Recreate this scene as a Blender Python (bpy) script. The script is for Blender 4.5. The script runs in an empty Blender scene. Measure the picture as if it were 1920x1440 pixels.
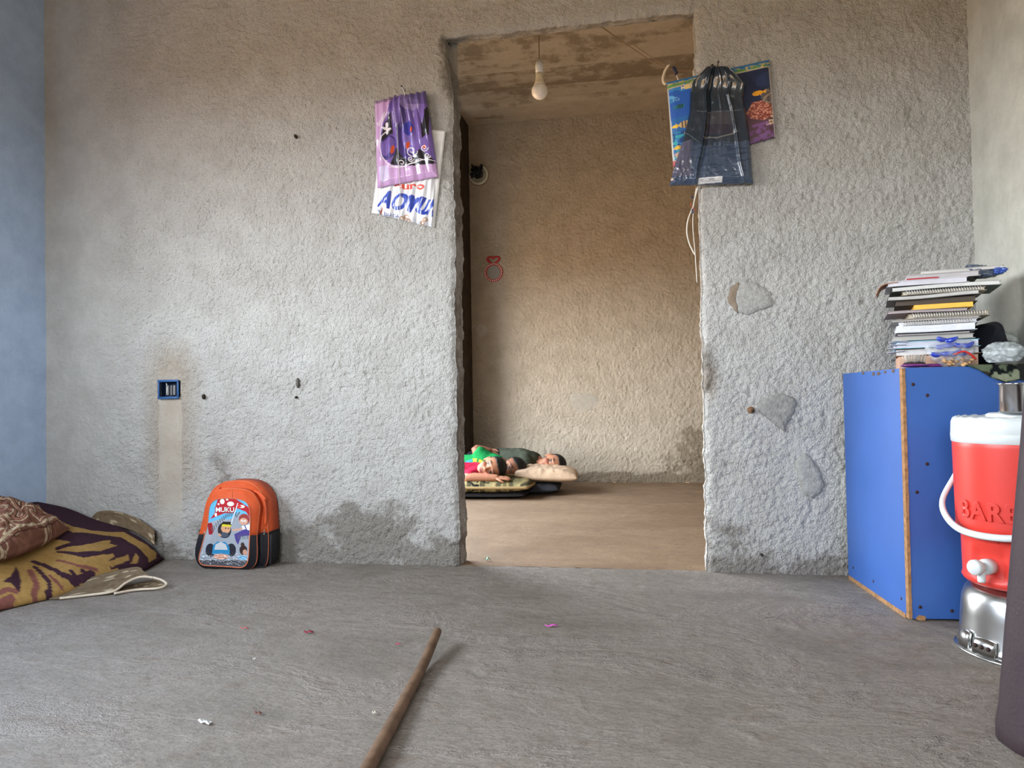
import bpy, bmesh, math, random
import numpy as np
from mathutils import Vector, Matrix, Euler, Quaternion
random.seed(4)
S = bpy.context.scene
C = S.collection
PI = math.pi

# ------------------------------------------------------------------ camera
F, YAW, PITCH, ROLL, EYE = 1380.06, .1801, .0207, -.0178, .65
_c, _s = math.cos(YAW), math.sin(YAW)
FW = Vector((-_s*math.cos(PITCH), _c*math.cos(PITCH), math.sin(PITCH)))
_r = Vector((_c, _s, 0)); _u = _r.cross(FW)
RT = _r*math.cos(ROLL)+_u*math.sin(ROLL); UP = -_r*math.sin(ROLL)+_u*math.cos(ROLL)
cam = bpy.data.cameras.new('camera'); camo = bpy.data.objects.new('camera', cam); C.objects.link(camo)
cam.sensor_width = 36; cam.lens = 36*F/1920; cam.clip_start = .05
M = Matrix((RT, UP, -FW)).transposed().to_4x4(); M.translation = (0, 0, EYE)
camo.matrix_world = M; S.camera = camo
def at(px, py, x=None, y=None, z=None):
    "world point where a sight line meets a plane of the room"
    d = FW+RT*((px-960)/F)+UP*((720-py)/F)
    t = y/d.y if y is not None else ((z-EYE)/d.z if z is not None else x/d.x)
    return Vector((0, 0, EYE))+d*t

# ------------------------------------------------------------------ daylight
S.view_settings.view_transform = 'Standard'; S.view_settings.look = 'None'
S.view_settings.gamma = 1; S.view_settings.use_curve_mapping = False
S.view_settings.exposure = 2.15
W = bpy.data.worlds.new('sky'); S.world = W; W.use_nodes = True
nt = W.node_tree; nt.nodes.clear()
tc = nt.nodes.new('ShaderNodeTexCoord'); sp = nt.nodes.new('ShaderNodeSeparateXYZ')
mr = nt.nodes.new('ShaderNodeMapRange'); mr.inputs[1].default_value = -1; mr.inputs[2].default_value = 1
cr = nt.nodes.new('ShaderNodeValToRGB')
bg = nt.nodes.new('ShaderNodeBackground'); wo = nt.nodes.new('ShaderNodeOutputWorld')
e = cr.color_ramp.elements
e[0].position = .0; e[0].color = (.245, .150, .066, 1)          # sunlit bare earth
e[1].position = .50; e[1].color = (.245, .152, .07, 1)
for p, c in ((.515, (.94, .965, 1.0, 1)), (.75, (.82, .90, 1.0, 1)), (1, (.40, .62, 1.0, 1))):
    k = e.new(p); k.color = c
bg.inputs[1].default_value = 6.0
L = nt.links.new
L(tc.outputs['Generated'], sp.inputs[0]); L(sp.outputs[2], mr.inputs[0]); L(mr.outputs[0], cr.inputs[0])
L(cr.outputs[0], bg.inputs[0]); L(bg.outputs[0], wo.inputs[0])
# openings of the room: (centre, size, facing into the room)
D = 2.808                   # inner face of the front wall
XL, XR, ZC = -2.59, 1.136, 2.86
YB = -1.5                   # wall behind the camera
WIN = (-.45, 1.72, .98, 2.10)       # window in the left wall: y0,y1,z0,z1
DOOR = (-1.45, 0.25, 1.05, 1.98)      # window behind: x0,x1,z0,z1
WIN2 = (2.95, 4.95, .28, 1.72); XL2 = -1.9   # window of the back room, in its left wall
def portal(name, loc, rot, w, h):
    l = bpy.data.lights.new(name, 'AREA'); l.shape = 'RECTANGLE'; l.size = w; l.size_y = h
    l.cycles.is_portal = True
    o = bpy.data.objects.new(name, l); o.location = loc; o.rotation_euler = rot; C.objects.link(o)
portal('window_light_portal', (XL-.12, (WIN[0]+WIN[1])/2, (WIN[2]+WIN[3])/2), (PI/2, 0, -PI/2), WIN[1]-WIN[0], WIN[3]-WIN[2])
portal('doorway_light_portal', ((DOOR[0]+DOOR[1])/2, YB-.12, (DOOR[2]+DOOR[3])/2), (PI/2, 0, 0), DOOR[1]-DOOR[0], DOOR[3]-DOOR[2])
portal('back_window_light_portal', (XL2-.12, (WIN2[0]+WIN2[1])/2, (WIN2[2]+WIN2[3])/2), (PI/2, 0, -PI/2), WIN2[1]-WIN2[0], WIN2[3]-WIN2[2])

# ------------------------------------------------------------------ helpers
def ob(name, me, mat=None, parent=None, loc=None, smooth=True):
    o = bpy.data.objects.new(name, me); C.objects.link(o)
    if mat is not None:
        for m in (mat if isinstance(mat, (list, tuple)) else [mat]): me.materials.append(m)
    if smooth and me.polygons:
        me.polygons.foreach_set('use_smooth', [True]*len(me.polygons))
    if loc is not None: o.location = loc
    if parent is not None: o.parent = parent
    return o
def tag(o, label, cat, group=None):
    o['label'] = label; o['category'] = cat
    if group: o['group'] = group
    return o
def struct(o): o['kind'] = 'structure'; return o
def thing(name, label, cat, loc=(0, 0, 0), rz=0, group=None):
    o = bpy.data.objects.new(name, None); o.empty_display_size = .1; C.objects.link(o)
    o.location = loc; o.rotation_euler = (0, 0, rz)
    return tag(o, label, cat, group)
def mesh(name, v, f):
    me = bpy.data.meshes.new(name); me.from_pydata([tuple(p) for p in v], [], [tuple(q) for q in f]); me.update(); return me
def from_bm(name, bm, recalc=True):
    if recalc: bmesh.ops.recalc_face_normals(bm, faces=bm.faces)
    me = bpy.data.meshes.new(name); bm.to_mesh(me); bm.free(); return me
def bevel_bm(bm, w, seg=2):
    bmesh.ops.bevel(bm, geom=list(bm.edges), offset=w, segments=seg, affect='EDGES', profile=.6)
def box(sx, sy, sz, c=(0, 0, 0), bev=0, seg=2, bm=None):
    own = bm is None; b = bmesh.new()
    r = bmesh.ops.create_cube(b, size=1)
    for v in b.verts: v.co = Vector((v.co.x*sx, v.co.y*sy, v.co.z*sz))
    if bev: bevel_bm(b, bev, seg)
    for v in b.verts: v.co += Vector(c)
    if own: return b
    me = bpy.data.meshes.new('t'); b.to_mesh(me); b.free(); bm.from_mesh(me); bpy.data.meshes.remove(me); return bm
def lathe(prof, n=40, cap=True):
    v, f = [], []
    for (r, z) in prof:
        for k in range(n): a = 2*PI*k/n; v.append((r*math.cos(a), r*math.sin(a), z))
    for i in range(len(prof)-1):
        for k in range(n):
            k2 = (k+1) % n; f.append((i*n+k, i*n+k2, (i+1)*n+k2, (i+1)*n+k))
    if cap:
        if prof[0][0] > 1e-6: f.append(tuple(reversed(range(n))))
        if prof[-1][0] > 1e-6: f.append(tuple((len(prof)-1)*n+k for k in range(n)))
    return v, f
def tube(pts, rad, n=8, closed=False, flat=1.0, caps=True):
    pts = [Vector(p) for p in pts]; N = len(pts); v, f = [], []
    rr = rad if isinstance(rad, (list, tuple)) else [rad]*N
    prev = None
    for i, p in enumerate(pts):
        a = pts[i-1] if (i or closed) else p; b = pts[(i+1) % N] if (i < N-1 or closed) else p
        t = (b-a).normalized()
        if prev is None:
            ref = Vector((0, 0, 1)) if abs(t.z) < .9 else Vector((1, 0, 0)); x = t.cross(ref).normalized()
        else: x = (prev-t*prev.dot(t)).normalized()
        prev = x; y = t.cross(x)
        for k in range(n):
            an = 2*PI*k/n; v.append(p+(x*math.cos(an)+y*math.sin(an)*flat)*rr[i])
    for i in range(N if closed else N-1):
        j = (i+1) % N
        for k in range(n): k2 = (k+1) % n; f.append((i*n+k, i*n+k2, j*n+k2, j*n+k))
    if caps and not closed: f.append(tuple(reversed(range(n)))); f.append(tuple((N-1)*n+k for k in range(n)))
    return v, f
def tubeo(name, pts, rad, mat, parent=None, n=8, **k):
    v, f = tube(pts, rad, n, **k); return ob(name, mesh(name, v, f), mat, parent)
def spline(P, n=8, closed=False):
    P = [Vector(p) for p in P]; out = []; N = len(P)
    for i in range(N if closed else N-1):
        g = lambda k: P[k % N] if closed else P[max(0, min(N-1, k))]
        p0, p1, p2, p3 = g(i-1), g(i), g(i+1), g(i+2)
        for s in range(n):
            t = s/n; out.append(.5*((2*p1)+(p2-p0)*t+(2*p0-5*p1+4*p2-p3)*t*t+(3*p1-p0-3*p2+p3)*t**3))
    if not closed: out.append(P[-1])
    return out
_rng = np.random.RandomState(7)
_LAT = [_rng.rand(256, 256) for _ in range(6)]
def vnoise(X, Y, k=0):
    X = np.asarray(X, float); Y = np.asarray(Y, float)
    xi = np.floor(X).astype(int); yi = np.floor(Y).astype(int); fx = X-xi; fy = Y-yi
    fx = fx*fx*(3-2*fx); fy = fy*fy*(3-2*fy); A = _LAT[k % 6]
    g = lambda a, b: A[(xi+a) % 256, (yi+b) % 256]
    return (g(0, 0)*(1-fx)+g(1, 0)*fx)*(1-fy)+(g(0, 1)*(1-fx)+g(1, 1)*fx)*fy
def fbm(X, Y, oct=4, k=0):
    s = 0; a = .5
    for i in range(oct): s = s+a*(vnoise(X*2**i+i*17.3, Y*2**i+i*9.1, k+i)-.5); a *= .55
    return s
def worley(X, Y, k=0):
    "distance to the nearest jittered cell point"
    xi = np.floor(X).astype(int); yi = np.floor(Y).astype(int); d = np.full(np.shape(X), 9.)
    for a in (-1, 0, 1):
        for b in (-1, 0, 1):
            px = xi+a+_LAT[k][(xi+a) % 256, (yi+b) % 256]; py = yi+b+_LAT[k+1][(xi+a) % 256, (yi+b) % 256]
            d = np.minimum(d, np.hypot(X-px, Y-py))
    return d
def splatter(X, Z, cell=.0135):
    "relief of plaster thrown on with a trowel, in metres outwards"
    wx = X+.012*fbm(X*45, Z*45, 2, 1)*2; wz = Z+.012*fbm(X*45+50, Z*45, 2, 3)*2
    a = np.clip(1-worley(wx/cell, wz/(cell*1.15), 0), 0, 1)**1.5; b = np.clip(1-worley(wx/(cell*.55), wz/(cell*.55), 2), 0, 1)
    thr = .45+.55*np.clip(.5+2*fbm(X*14, Z*14, 2, 4), 0, 1)
    return .0095*a*thr+.004*b+.009*fbm(X*75, Z*75, 2, 5)-.006*np.clip(fbm(X*38, Z*38, 2, 3)-.16, 0, 1)*6
def grid_mesh(name, P, mask=None, cols=None, uv=False):
    "P: (n,m,3) array of points -> quad mesh, colours optional (n,m,3) linear"
    n, m = P.shape[:2]
    idx = np.arange(n*m).reshape(n, m)
    q = np.stack([idx[:-1, :-1], idx[1:, :-1], idx[1:, 1:], idx[:-1, 1:]], -1)
    if mask is not None: q = q[mask]
    q = q.reshape(-1, 4)
    me = bpy.data.meshes.new(name)
    me.vertices.add(n*m); me.vertices.foreach_set('co', P.reshape(-1).astype(np.float32))
    me.loops.add(q.size); me.loops.foreach_set('vertex_index', q.reshape(-1).astype(np.int32))
    me.polygons.add(len(q)); me.polygons.foreach_set('loop_start', np.arange(0, q.size, 4, dtype=np.int32))
    me.update(calc_edges=True)
    if cols is not None: paint(me, cols)
    if mask is not None:
        b = bmesh.new(); b.from_mesh(me)
        bmesh.ops.delete(b, geom=[v for v in b.verts if not v.link_faces], context='VERTS'); b.to_mesh(me); b.free()
    return me
def paint(me, cols, name='paint'):
    c = np.ones((len(me.vertices), 4), np.float32); c[:, :3] = np.asarray(cols, np.float32).reshape(-1, 3)
    a = me.color_attributes.new(name, 'FLOAT_COLOR', 'POINT'); a.data.foreach_set('color', c.reshape(-1))
def lin(c):
    c = np.asarray(c, float)/255.; return np.where(c <= .04045, c/12.92, ((c+.055)/1.055)**2.4)

# ------------------------------------------------------------------ materials
def mat_new(name):
    m = bpy.data.materials.new(name); m.use_nodes = True
    return m, m.node_tree.nodes, m.node_tree.links, m.node_tree.nodes['Principled BSDF']
def N(nodes, t, **kw):
    n = nodes.new(t)
    for k, v in kw.items():
        if k.startswith('i_'):
            key = k[2:]; n.inputs[int(key) if key.isdigit() else key.replace('_', ' ')].default_value = v
        else: setattr(n, k, v)
    return n
def plain(name, col, rough=.6, metal=0, var=.08, scale=30, bump=0, bscale=200, spec=.4, trans=0, alpha=1, sss=0, coat=0, attr=None):
    "surface with slight colour variation and relief; attr = colour attribute holding a print"
    m, n, l, b = mat_new(name)
    tcn = N(n, 'ShaderNodeTexCoord')
    no = N(n, 'ShaderNodeTexNoise', i_Scale=scale, i_Detail=5.0); l.new(tcn.outputs['Object'], no.inputs['Vector'])
    mx = N(n, 'ShaderNodeMix', data_type='RGBA', blend_type='MULTIPLY'); mx.inputs[0].default_value = 1
    rp = N(n, 'ShaderNodeMapRange', i_1=.3, i_2=.7, i_3=1-var, i_4=1+var); l.new(no.outputs['Fac'], rp.inputs[0])
    if attr:
        a = N(n, 'ShaderNodeAttribute', attribute_name=attr); l.new(a.outputs['Color'], mx.inputs[6])
    else: mx.inputs[6].default_value = tuple(lin(col))+(1,)
    l.new(rp.outputs[0], mx.inputs[7]); l.new(mx.outputs[2], b.inputs['Base Color'])
    b.inputs['Roughness'].default_value = rough; b.inputs['Metallic'].default_value = metal
    b.inputs['Specular IOR Level'].default_value = spec
    b.inputs['Transmission Weight'].default_value = trans; b.inputs['Alpha'].default_value = alpha
    b.inputs['Coat Weight'].default_value = coat
    if sss: b.inputs['Subsurface Weight'].default_value = sss; b.inputs['Subsurface Radius'].default_value = (.01, .005, .003)
    if bump:
        nb = N(n, 'ShaderNodeTexNoise', i_Scale=bscale, i_Detail=3.0); l.new(tcn.outputs['Object'], nb.inputs['Vector'])
        bp = N(n, 'ShaderNodeBump', i_Strength=bump, i_Distance=.004); l.new(nb.outputs['Fac'], bp.inputs['Height']); l.new(bp.outputs[0], b.inputs['Normal'])
    return m

def stucco(name, light, dark, stain, bump=1.0, scale=1.0):
    "thrown cement plaster; attribute 'wear': R damp stain, G smoothed, B earthy brown and painted warm light"
    m, n, l, b = mat_new(name)
    t = N(n, 'ShaderNodeTexCoord').outputs['Object']
    n1 = N(n, 'ShaderNodeTexNoise', i_Scale=150*scale, i_Detail=2.0, i_Roughness=.6); l.new(t, n1.inputs['Vector'])
    n2 = N(n, 'ShaderNodeTexNoise', i_Scale=9, i_Detail=4.0, i_Roughness=.7); l.new(t, n2.inputs['Vector'])
    w = N(n, 'ShaderNodeAttribute', attribute_name='wear'); ws = N(n, 'ShaderNodeSeparateColor'); l.new(w.outputs['Color'], ws.inputs[0])
    sm = N(n, 'ShaderNodeMapRange', i_1=0, i_2=1, i_3=bump, i_4=bump*.22); l.new(ws.outputs[1], sm.inputs[0])
    bp = N(n, 'ShaderNodeBump', i_Distance=.011); l.new(sm.outputs[0], bp.inputs['Strength']); l.new(n1.outputs['Fac'], bp.inputs['Height']); l.new(bp.outputs[0], b.inputs['Normal'])
    mk = N(n, 'ShaderNodeMapRange', i_1=.35, i_2=.65); l.new(n2.outputs['Fac'], mk.inputs[0])
    mA = N(n, 'ShaderNodeMix', data_type='RGBA'); l.new(mk.outputs[0], mA.inputs[0])
    mA.inputs[6].default_value = tuple(lin(dark))+(1,); mA.inputs[7].default_value = tuple(lin(light))+(1,)
    sh = N(n, 'ShaderNodeMath', operation='MULTIPLY_ADD'); l.new(n2.outputs['Fac'], sh.inputs[0]); sh.inputs[1].default_value = 2.2; l.new(ws.outputs[0], sh.inputs[2])
    sr = N(n, 'ShaderNodeMapRange', i_1=1.25, i_2=1.62); l.new(sh.outputs[0], sr.inputs[0])
    mC = N(n, 'ShaderNodeMix', data_type='RGBA', blend_type='MULTIPLY'); gt = N(n, 'ShaderNodeMapRange', i_1=.04, i_2=.30); l.new(ws.outputs[0], gt.inputs[0]); gm = N(n, 'ShaderNodeMath', operation='MULTIPLY'); l.new(sr.outputs[0], gm.inputs[0]); l.new(gt.outputs[0], gm.inputs[1]); l.new(gm.outputs[0], mC.inputs[0]); l.new(mA.outputs[2], mC.inputs[6]); mC.inputs[7].default_value = tuple(stain)+(1,)
    mD = N(n, 'ShaderNodeMix', data_type='RGBA', blend_type='MULTIPLY'); l.new(ws.outputs[2], mD.inputs[0]); l.new(mC.outputs[2], mD.inputs[6]); mD.inputs[7].default_value = (.80, .70, .59, 1)
    l.new(mD.outputs[2], b.inputs['Base Color']); b.inputs['Roughness'].default_value = .95; b.inputs['Specular IOR Level'].default_value = .12
    return m
def floor_mat(name, a_, b_, c_, bump=.7):
    m, n, l, b = mat_new(name)
    t = N(n, 'ShaderNodeTexCoord').outputs['Object']
    mp = N(n, 'ShaderNodeMapping'); mp.inputs['Scale'].default_value = (1, 1.6, 1); mp.inputs['Rotation'].default_value = (0, 0, .35); l.new(t, mp.inputs['Vector'])
    n1 = N(n, 'ShaderNodeTexNoise', i_Scale=2.2, i_Detail=5.0, i_Roughness=.66, i_Distortion=.6); l.new(mp.outputs[0], n1.inputs['Vector'])
    n2 = N(n, 'ShaderNodeTexNoise', i_Scale=11, i_Detail=4.0, i_Roughness=.7); l.new(mp.outputs[0], n2.inputs['Vector'])
    n3 = N(n, 'ShaderNodeTexNoise', i_Scale=90, i_Detail=2.0, i_Roughness=.7, i_Distortion=1.2); l.new(mp.outputs[0], n3.inputs['Vector'])
    vc = N(n, 'ShaderNodeTexVoronoi', feature='DISTANCE_TO_EDGE', i_Scale=1.9)
    wv = N(n, 'ShaderNodeVectorMath', operation='MULTIPLY_ADD'); l.new(n2.outputs['Color'], wv.inputs[0]); wv.inputs[1].default_value = (.35, .35, 0); l.new(t, wv.inputs[2]); l.new(wv.outputs[0], vc.inputs['Vector'])
    ck = N(n, 'ShaderNodeMapRange', i_1=0.0, i_2=.006, i_3=1, i_4=0); l.new(vc.outputs['Distance'], ck.inputs[0])
    cm = N(n, 'ShaderNodeMapRange', i_1=.52, i_2=.6); l.new(n1.outputs['Fac'], cm.inputs[0])
    ckm = N(n, 'ShaderNodeMath', operation='MULTIPLY'); l.new(ck.outputs[0], ckm.inputs[0]); l.new(cm.outputs[0], ckm.inputs[1])
    k1 = N(n, 'ShaderNodeMapRange', i_1=.36, i_2=.64); l.new(n1.outputs['Fac'], k1.inputs[0])
    m1 = N(n, 'ShaderNodeMix', data_type='RGBA'); l.new(k1.outputs[0], m1.inputs[0]); m1.inputs[6].default_value = tuple(lin(a_))+(1,); m1.inputs[7].default_value = tuple(lin(b_))+(1,)
    k2 = N(n, 'ShaderNodeMapRange', i_1=.54, i_2=.68); l.new(n2.outputs['Fac'], k2.inputs[0])
    k2b = N(n, 'ShaderNodeMath', operation='MULTIPLY'); l.new(k2.outputs[0], k2b.inputs[0]); k2b.inputs[1].default_value = .5
    m2 = N(n, 'ShaderNodeMix', data_type='RGBA'); l.new(k2b.outputs[0], m2.inputs[0]); l.new(m1.outputs[2], m2.inputs[6]); m2.inputs[7].default_value = tuple(lin(c_))+(1,)
    m3 = N(n, 'ShaderNodeMix', data_type='RGBA', blend_type='MULTIPLY'); l.new(ckm.outputs[0], m3.inputs[0]); l.new(m2.outputs[2], m3.inputs[6]); m3.inputs[7].default_value = (.5, .47, .45, 1)
    pt = N(n, 'ShaderNodeMapRange', i_1=.3, i_2=.6, i_3=.70, i_4=1.08); l.new(n3.outputs['Fac'], pt.inputs[0])
    m4 = N(n, 'ShaderNodeMix', data_type='RGBA', blend_type='MULTIPLY'); m4.inputs[0].default_value = 1; l.new(m3.outputs[2], m4.inputs[6]); l.new(pt.outputs[0], m4.inputs[7])
    l.new(m4.outputs[2], b.inputs['Base Color'])
    rg = N(n, 'ShaderNodeMapRange', i_1=.3, i_2=.7, i_3=.55, i_4=.85); l.new(n2.outputs['Fac'], rg.inputs[0]); l.new(rg.outputs[0], b.inputs['Roughness'])
    # rough crumbly areas where the skim coat has worn off
    ra = N(n, 'ShaderNodeMapRange', i_1=.5, i_2=.62, i_3=.12, i_4=1); l.new(n1.outputs['Fac'], ra.inputs[0])
    hh = N(n, 'ShaderNodeMath', operation='MULTIPLY'); l.new(n3.outputs['Fac'], hh.inputs[0]); l.new(ra.outputs[0], hh.inputs[1])
    h2 = N(n, 'ShaderNodeMath', operation='MULTIPLY_ADD'); l.new(n2.outputs['Fac'], h2.inputs[0]); h2.inputs[1].default_value = .7; l.new(hh.outputs[0], h2.inputs[2])
    h3 = N(n, 'ShaderNodeMath', operation='MULTIPLY_ADD'); l.new(ckm.outputs[0], h3.inputs[0]); h3.inputs[1].default_value = -.5; l.new(h2.outputs[0], h3.inputs[2])
    bp = N(n, 'ShaderNodeBump', i_Strength=bump, i_Distance=.012); l.new(h3.outputs[0], bp.inputs['Height']); l.new(bp.outputs[0], b.inputs['Normal'])
    b.inputs['Specular IOR Level'].default_value = .3
    return m
# ================================================================== the room
STUC = stucco('thrown_plaster', (184, 183, 179), (172, 170, 165), (.50, .47, .44))
STUC_B = stucco('thrown_plaster_back_room', (190, 178, 160), (176, 164, 145), (.52, .49, .45))
SMOOTH = stucco('rendered_plaster', (196, 196, 186), (178, 178, 168), (.8, .8, .78), bump=.25)
LEFTM = stucco('plaster_tinted_by_sky', (182, 204, 232), (168, 190, 220), (.7, .7, .7), bump=.2)  # blue glare and sky light put into the wall's colour
CONC = stucco('rough_block_edge', (150, 140, 126), (120, 110, 98), (.7, .68, .65), bump=.8)
FLOOR = floor_mat('trowelled_cement', (120, 113, 104), (143, 135, 126), (116, 101, 88))
FLOOR_B = floor_mat('brown_cement_back_room', (124, 101, 78), (141, 117, 92), (115, 94, 74), bump=.25)  # back-room floor in a browner tone than the front room
TW = .11                                     # wall thickness
DX0, DX1, DZ = -.738, .208, 2.096             # the doorless opening

def blob(X, Z, cx, cz, rx, rz, soft=.35):
    d = np.sqrt(((X-cx)/rx)**2+((Z-cz)/rz)**2); return np.clip((1-d)/soft, 0, 1)
def build_front():
    st = .0052
    def axis(a, b): return np.linspace(a, b, max(2, int(round((b-a)/st))+1))
    xs = np.concatenate([axis(XL, DX0)[:-1], axis(DX0, DX1)[:-1], axis(DX1, XR)])
    zs = np.concatenate([axis(0, DZ)[:-1], axis(DZ, ZC)])
    i0 = int(np.argmin(abs(xs-DX0))); i1 = int(np.argmin(abs(xs-DX1))); j0 = int(np.argmin(abs(zs-DZ)))
    X, Z = np.meshgrid(xs, zs, indexing='ij'); X0 = X.copy(); Z0 = Z.copy()
    # wavering, chipped edges of the opening
    dl = .016*fbm(zs*5, zs*0+3, 4, 1)+.014*fbm(zs*26, zs*0+8, 3, 2)+.004
    dr = .018*fbm(zs*4, zs*0+13, 4, 3)+.014*fbm(zs*26, zs*0+5, 3, 4)
    dl = dl-.02*np.clip((zs-1.95)/.13, 0, 1)
    low = np.clip((DZ+.06-Z)/.06, 0, 1)
    X = X+dl[None, :]*np.exp(-((X0-DX0)/.035)**2)*low+dr[None, :]*np.exp(-((X0-DX1)/.035)**2)*low
    lx = .012*fbm(xs*4, xs*0+1, 3, 5)+.012*fbm(xs*28, xs*0+2, 3, 0)
    mid = np.clip((X0-DX0+.04)/.04, 0, 1)*np.clip((DX1+.04-X0)/.04, 0, 1)
    Z = Z+lx[:, None]*np.exp(-((Z0-DZ)/.035)**2)*mid
    # relief of the plaster, worn rounder at the edge
    de = np.where(Z0 < DZ, np.where(X0 <= DX0, DX0-X0, np.where(X0 >= DX1, X0-DX1, 0)), np.where((X0 > DX0) & (X0 < DX1), Z0-DZ, np.hypot(np.minimum(abs(X0-DX0), abs(X0-DX1)), Z0-DZ)))
    Y = D+.004+.010*fbm(X0*6, Z0*6, 3, 0)+.016*np.exp(-(de/.012)**1.3)
    # chased conduit run below the switch box
    ch = np.clip(1-abs(X0-(-1.99))/.062, 0, 1); ch = np.clip(ch*6, 0, 1)*np.clip((.80-Z0)/.05, 0, 1)*np.clip((Z0-.10)/.15, 0, 1)
    halo = np.clip(1.35-np.hypot((X0+1.975)/.12, np.maximum(0, abs(Z0-.58)-.2)/.14), 0, 1)
    cw = (abs(abs(X0+1.99)-.052) < .006)*np.clip((.70-Z0)/.05, 0, 1)*np.clip((Z0-.16)/.1, 0, 1)
    Y = Y+.003*ch+.004*cw
    # switch-box hole
    sb = (X0 > -2.036) & (X0 < -1.944) & (Z0 > .683) & (Z0 < .753)
    # damp staining and hand dirt
    nz = fbm(X0*3, Z0*3, 4, 2)
    damp = np.clip(.62-Z0/.36+nz*1.2, 0, 1)*np.clip((X0+2.4)/.3, .3, 1)
    damp = np.maximum(damp, .75*blob(X0, Z0, -1.12, .13, .34, .17, .8))
    damp = np.maximum(damp, .5*blob(X0, Z0, -1.75, .33, .12, .2, .9))
    damp = np.maximum(damp, .55*np.clip((.12-Z0)/.1, 0, 1)*(X0 > DX1))
    damp = np.maximum(damp, .6*blob(X0, Z0, DX1+.02, .75, .05, .14, .8))
    damp = np.maximum(damp, .6*blob(X0, Z0, DX0-.01, 2.0, .06, .22, .9))
    smooth = np.maximum(ch*.9, np.clip((-2.2-X0)/.35, 0, .75))
    smooth = np.maximum(smooth, blob(X0, Z0, .95, .33, .3, .22, .9)*.3)
    brown = np.maximum(np.maximum(.8*np.clip(halo, 0, 1), .7*ch), .5*blob(X0, Z0, DX1+.025, .70, .035, .09, .5))
    Y = Y-splatter(X0, Z0)*(1-.8*smooth)
    P = np.stack([X, Y, Z], -1)
    nx, nz_ = X.shape
    mask = np.ones((nx-1, nz_-1), bool); mask[i0:i1, :j0] = False
    mask &= ~sb[:-1, :-1]
    idx = np.arange(nx*nz_).reshape(nx, nz_)
    V = [P.reshape(-1, 3)]; wear = [np.stack([damp, smooth, brown], -1).reshape(-1, 3)]
    Q = [np.stack([idx[:-1, :-1], idx[1:, :-1], idx[1:, 1:], idx[:-1, 1:]], -1)[mask].reshape(-1, 4)]
    base = nx*nz_
    def reveal(edge, offs, flip):
        nonlocal base
        pr = edge; E0 = P.reshape(-1, 3)[edge]; K = 9; mi = 0
        for k in range(1, K+1):
            t = k/K; q = E0.copy(); q[:, 1] = (1-t)*E0[:, 1]+t*(D+TW)
            r = fbm(q[:, 2]*22+q[:, 0]*22, q[:, 1]*60+k, 3, k)*.02
            q += offs(t, r)
            V.append(q); wear.append(np.tile([[.35, .3, .35]], (len(q), 1)))
            cur = np.arange(base, base+len(q)); base += len(q)
            a = np.stack([pr[:-1], pr[1:], cur[1:], cur[:-1]], -1); Q.append(a[:, ::-1] if flip else a); pr = cur
    z3 = lambda r: np.zeros_like(r)
    reveal(idx[i0, :j0+1], lambda t, r: np.stack([r*min(1, t*3)+.004*t, z3(r), z3(r)], -1), False)
    reveal(idx[i1, :j0+1], lambda t, r: np.stack([r*min(1, t*3)+.006*t, z3(r), z3(r)], -1), True)
    reveal(idx[i0:i1+1, j0], lambda t, r: np.stack([z3(r), z3(r), r*min(1, t*3)*.6+.026*t], -1), True)
    # back face (three plain quads)
    bx = [XL, DX0+.004, DX1+.006, XR]; y = D+TW
    bv = [(bx[0], y, 0), (bx[1], y, 0), (bx[1], y, ZC), (bx[0], y, ZC), (bx[2], y, 0), (bx[3], y, 0), (bx[3], y, ZC), (bx[2], y, ZC), (bx[1], y, DZ+.026), (bx[2], y, DZ+.026)]
    V.append(np.array(bv)); wear.append(np.zeros((10, 3)))
    Q.append(np.array([(base, base+3, base+2, base+1), (base+4, base+7, base+6, base+5), (base+8, base+2, base+7, base+9)]))
    V = np.concatenate(V); Q = np.concatenate(Q); wear = np.concatenate(wear)
    me = bpy.data.meshes.new('wall_front'); me.vertices.add(len(V)); me.vertices.foreach_set('co', V.reshape(-1).astype(np.float32))
    me.loops.add(Q.size); me.loops.foreach_set('vertex_index', Q.reshape(-1).astype(np.int32))
    me.polygons.add(len(Q)); me.polygons.foreach_set('loop_start', np.arange(0, Q.size, 4, dtype=np.int32)); me.update(calc_edges=True)
    paint(me, wear, 'wear')
    b = bmesh.new(); b.from_mesh(me); bmesh.ops.delete(b, geom=[v for v in b.verts if not v.link_faces], context='VERTS'); b.to_mesh(me); b.free()
    return struct(ob('wall_front', me, STUC))
wall_front = build_front()

def relief_plane(name, A, B, Cc, n, m, nrm, amp, mat, wearf=None, par=None, thrown=False):
    "A origin, B and Cc the far ends of the two axes; displaced along nrm"
    A, B, Cc = map(np.array, (A, B, Cc)); u = np.linspace(0, 1, n); v = np.linspace(0, 1, m)
    U, V = np.meshgrid(u, v, indexing='ij')
    P = A+U[..., None]*(B-A)+V[..., None]*(Cc-A)
    lu = np.linalg.norm(B-A); lv = np.linalg.norm(Cc-A)
    h = amp*(fbm(U*lu*5, V*lv*5, 3, 2)+.9*fbm(U*lu*40, V*lv*40, 3, 3))
    if thrown: h = h+splatter(U*lu, V*lv, .019)*.9
    P = P+h[..., None]*np.array(nrm)
    me = grid_mesh(name, P)
    w = np.zeros(U.shape+(3,)) if wearf is None else wearf(P[..., 0], P[..., 1], P[..., 2])
    paint(me, w, 'wear')
    return struct(ob(name, me, mat, par))
def slab(name, x0, x1, y0, y1, z0, z1, mat):
    return struct(ob(name, from_bm(name, box(x1-x0, y1-y0, z1-z0, ((x0+x1)/2, (y0+y1)/2, (z0+z1)/2))), mat, smooth=False))
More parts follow.
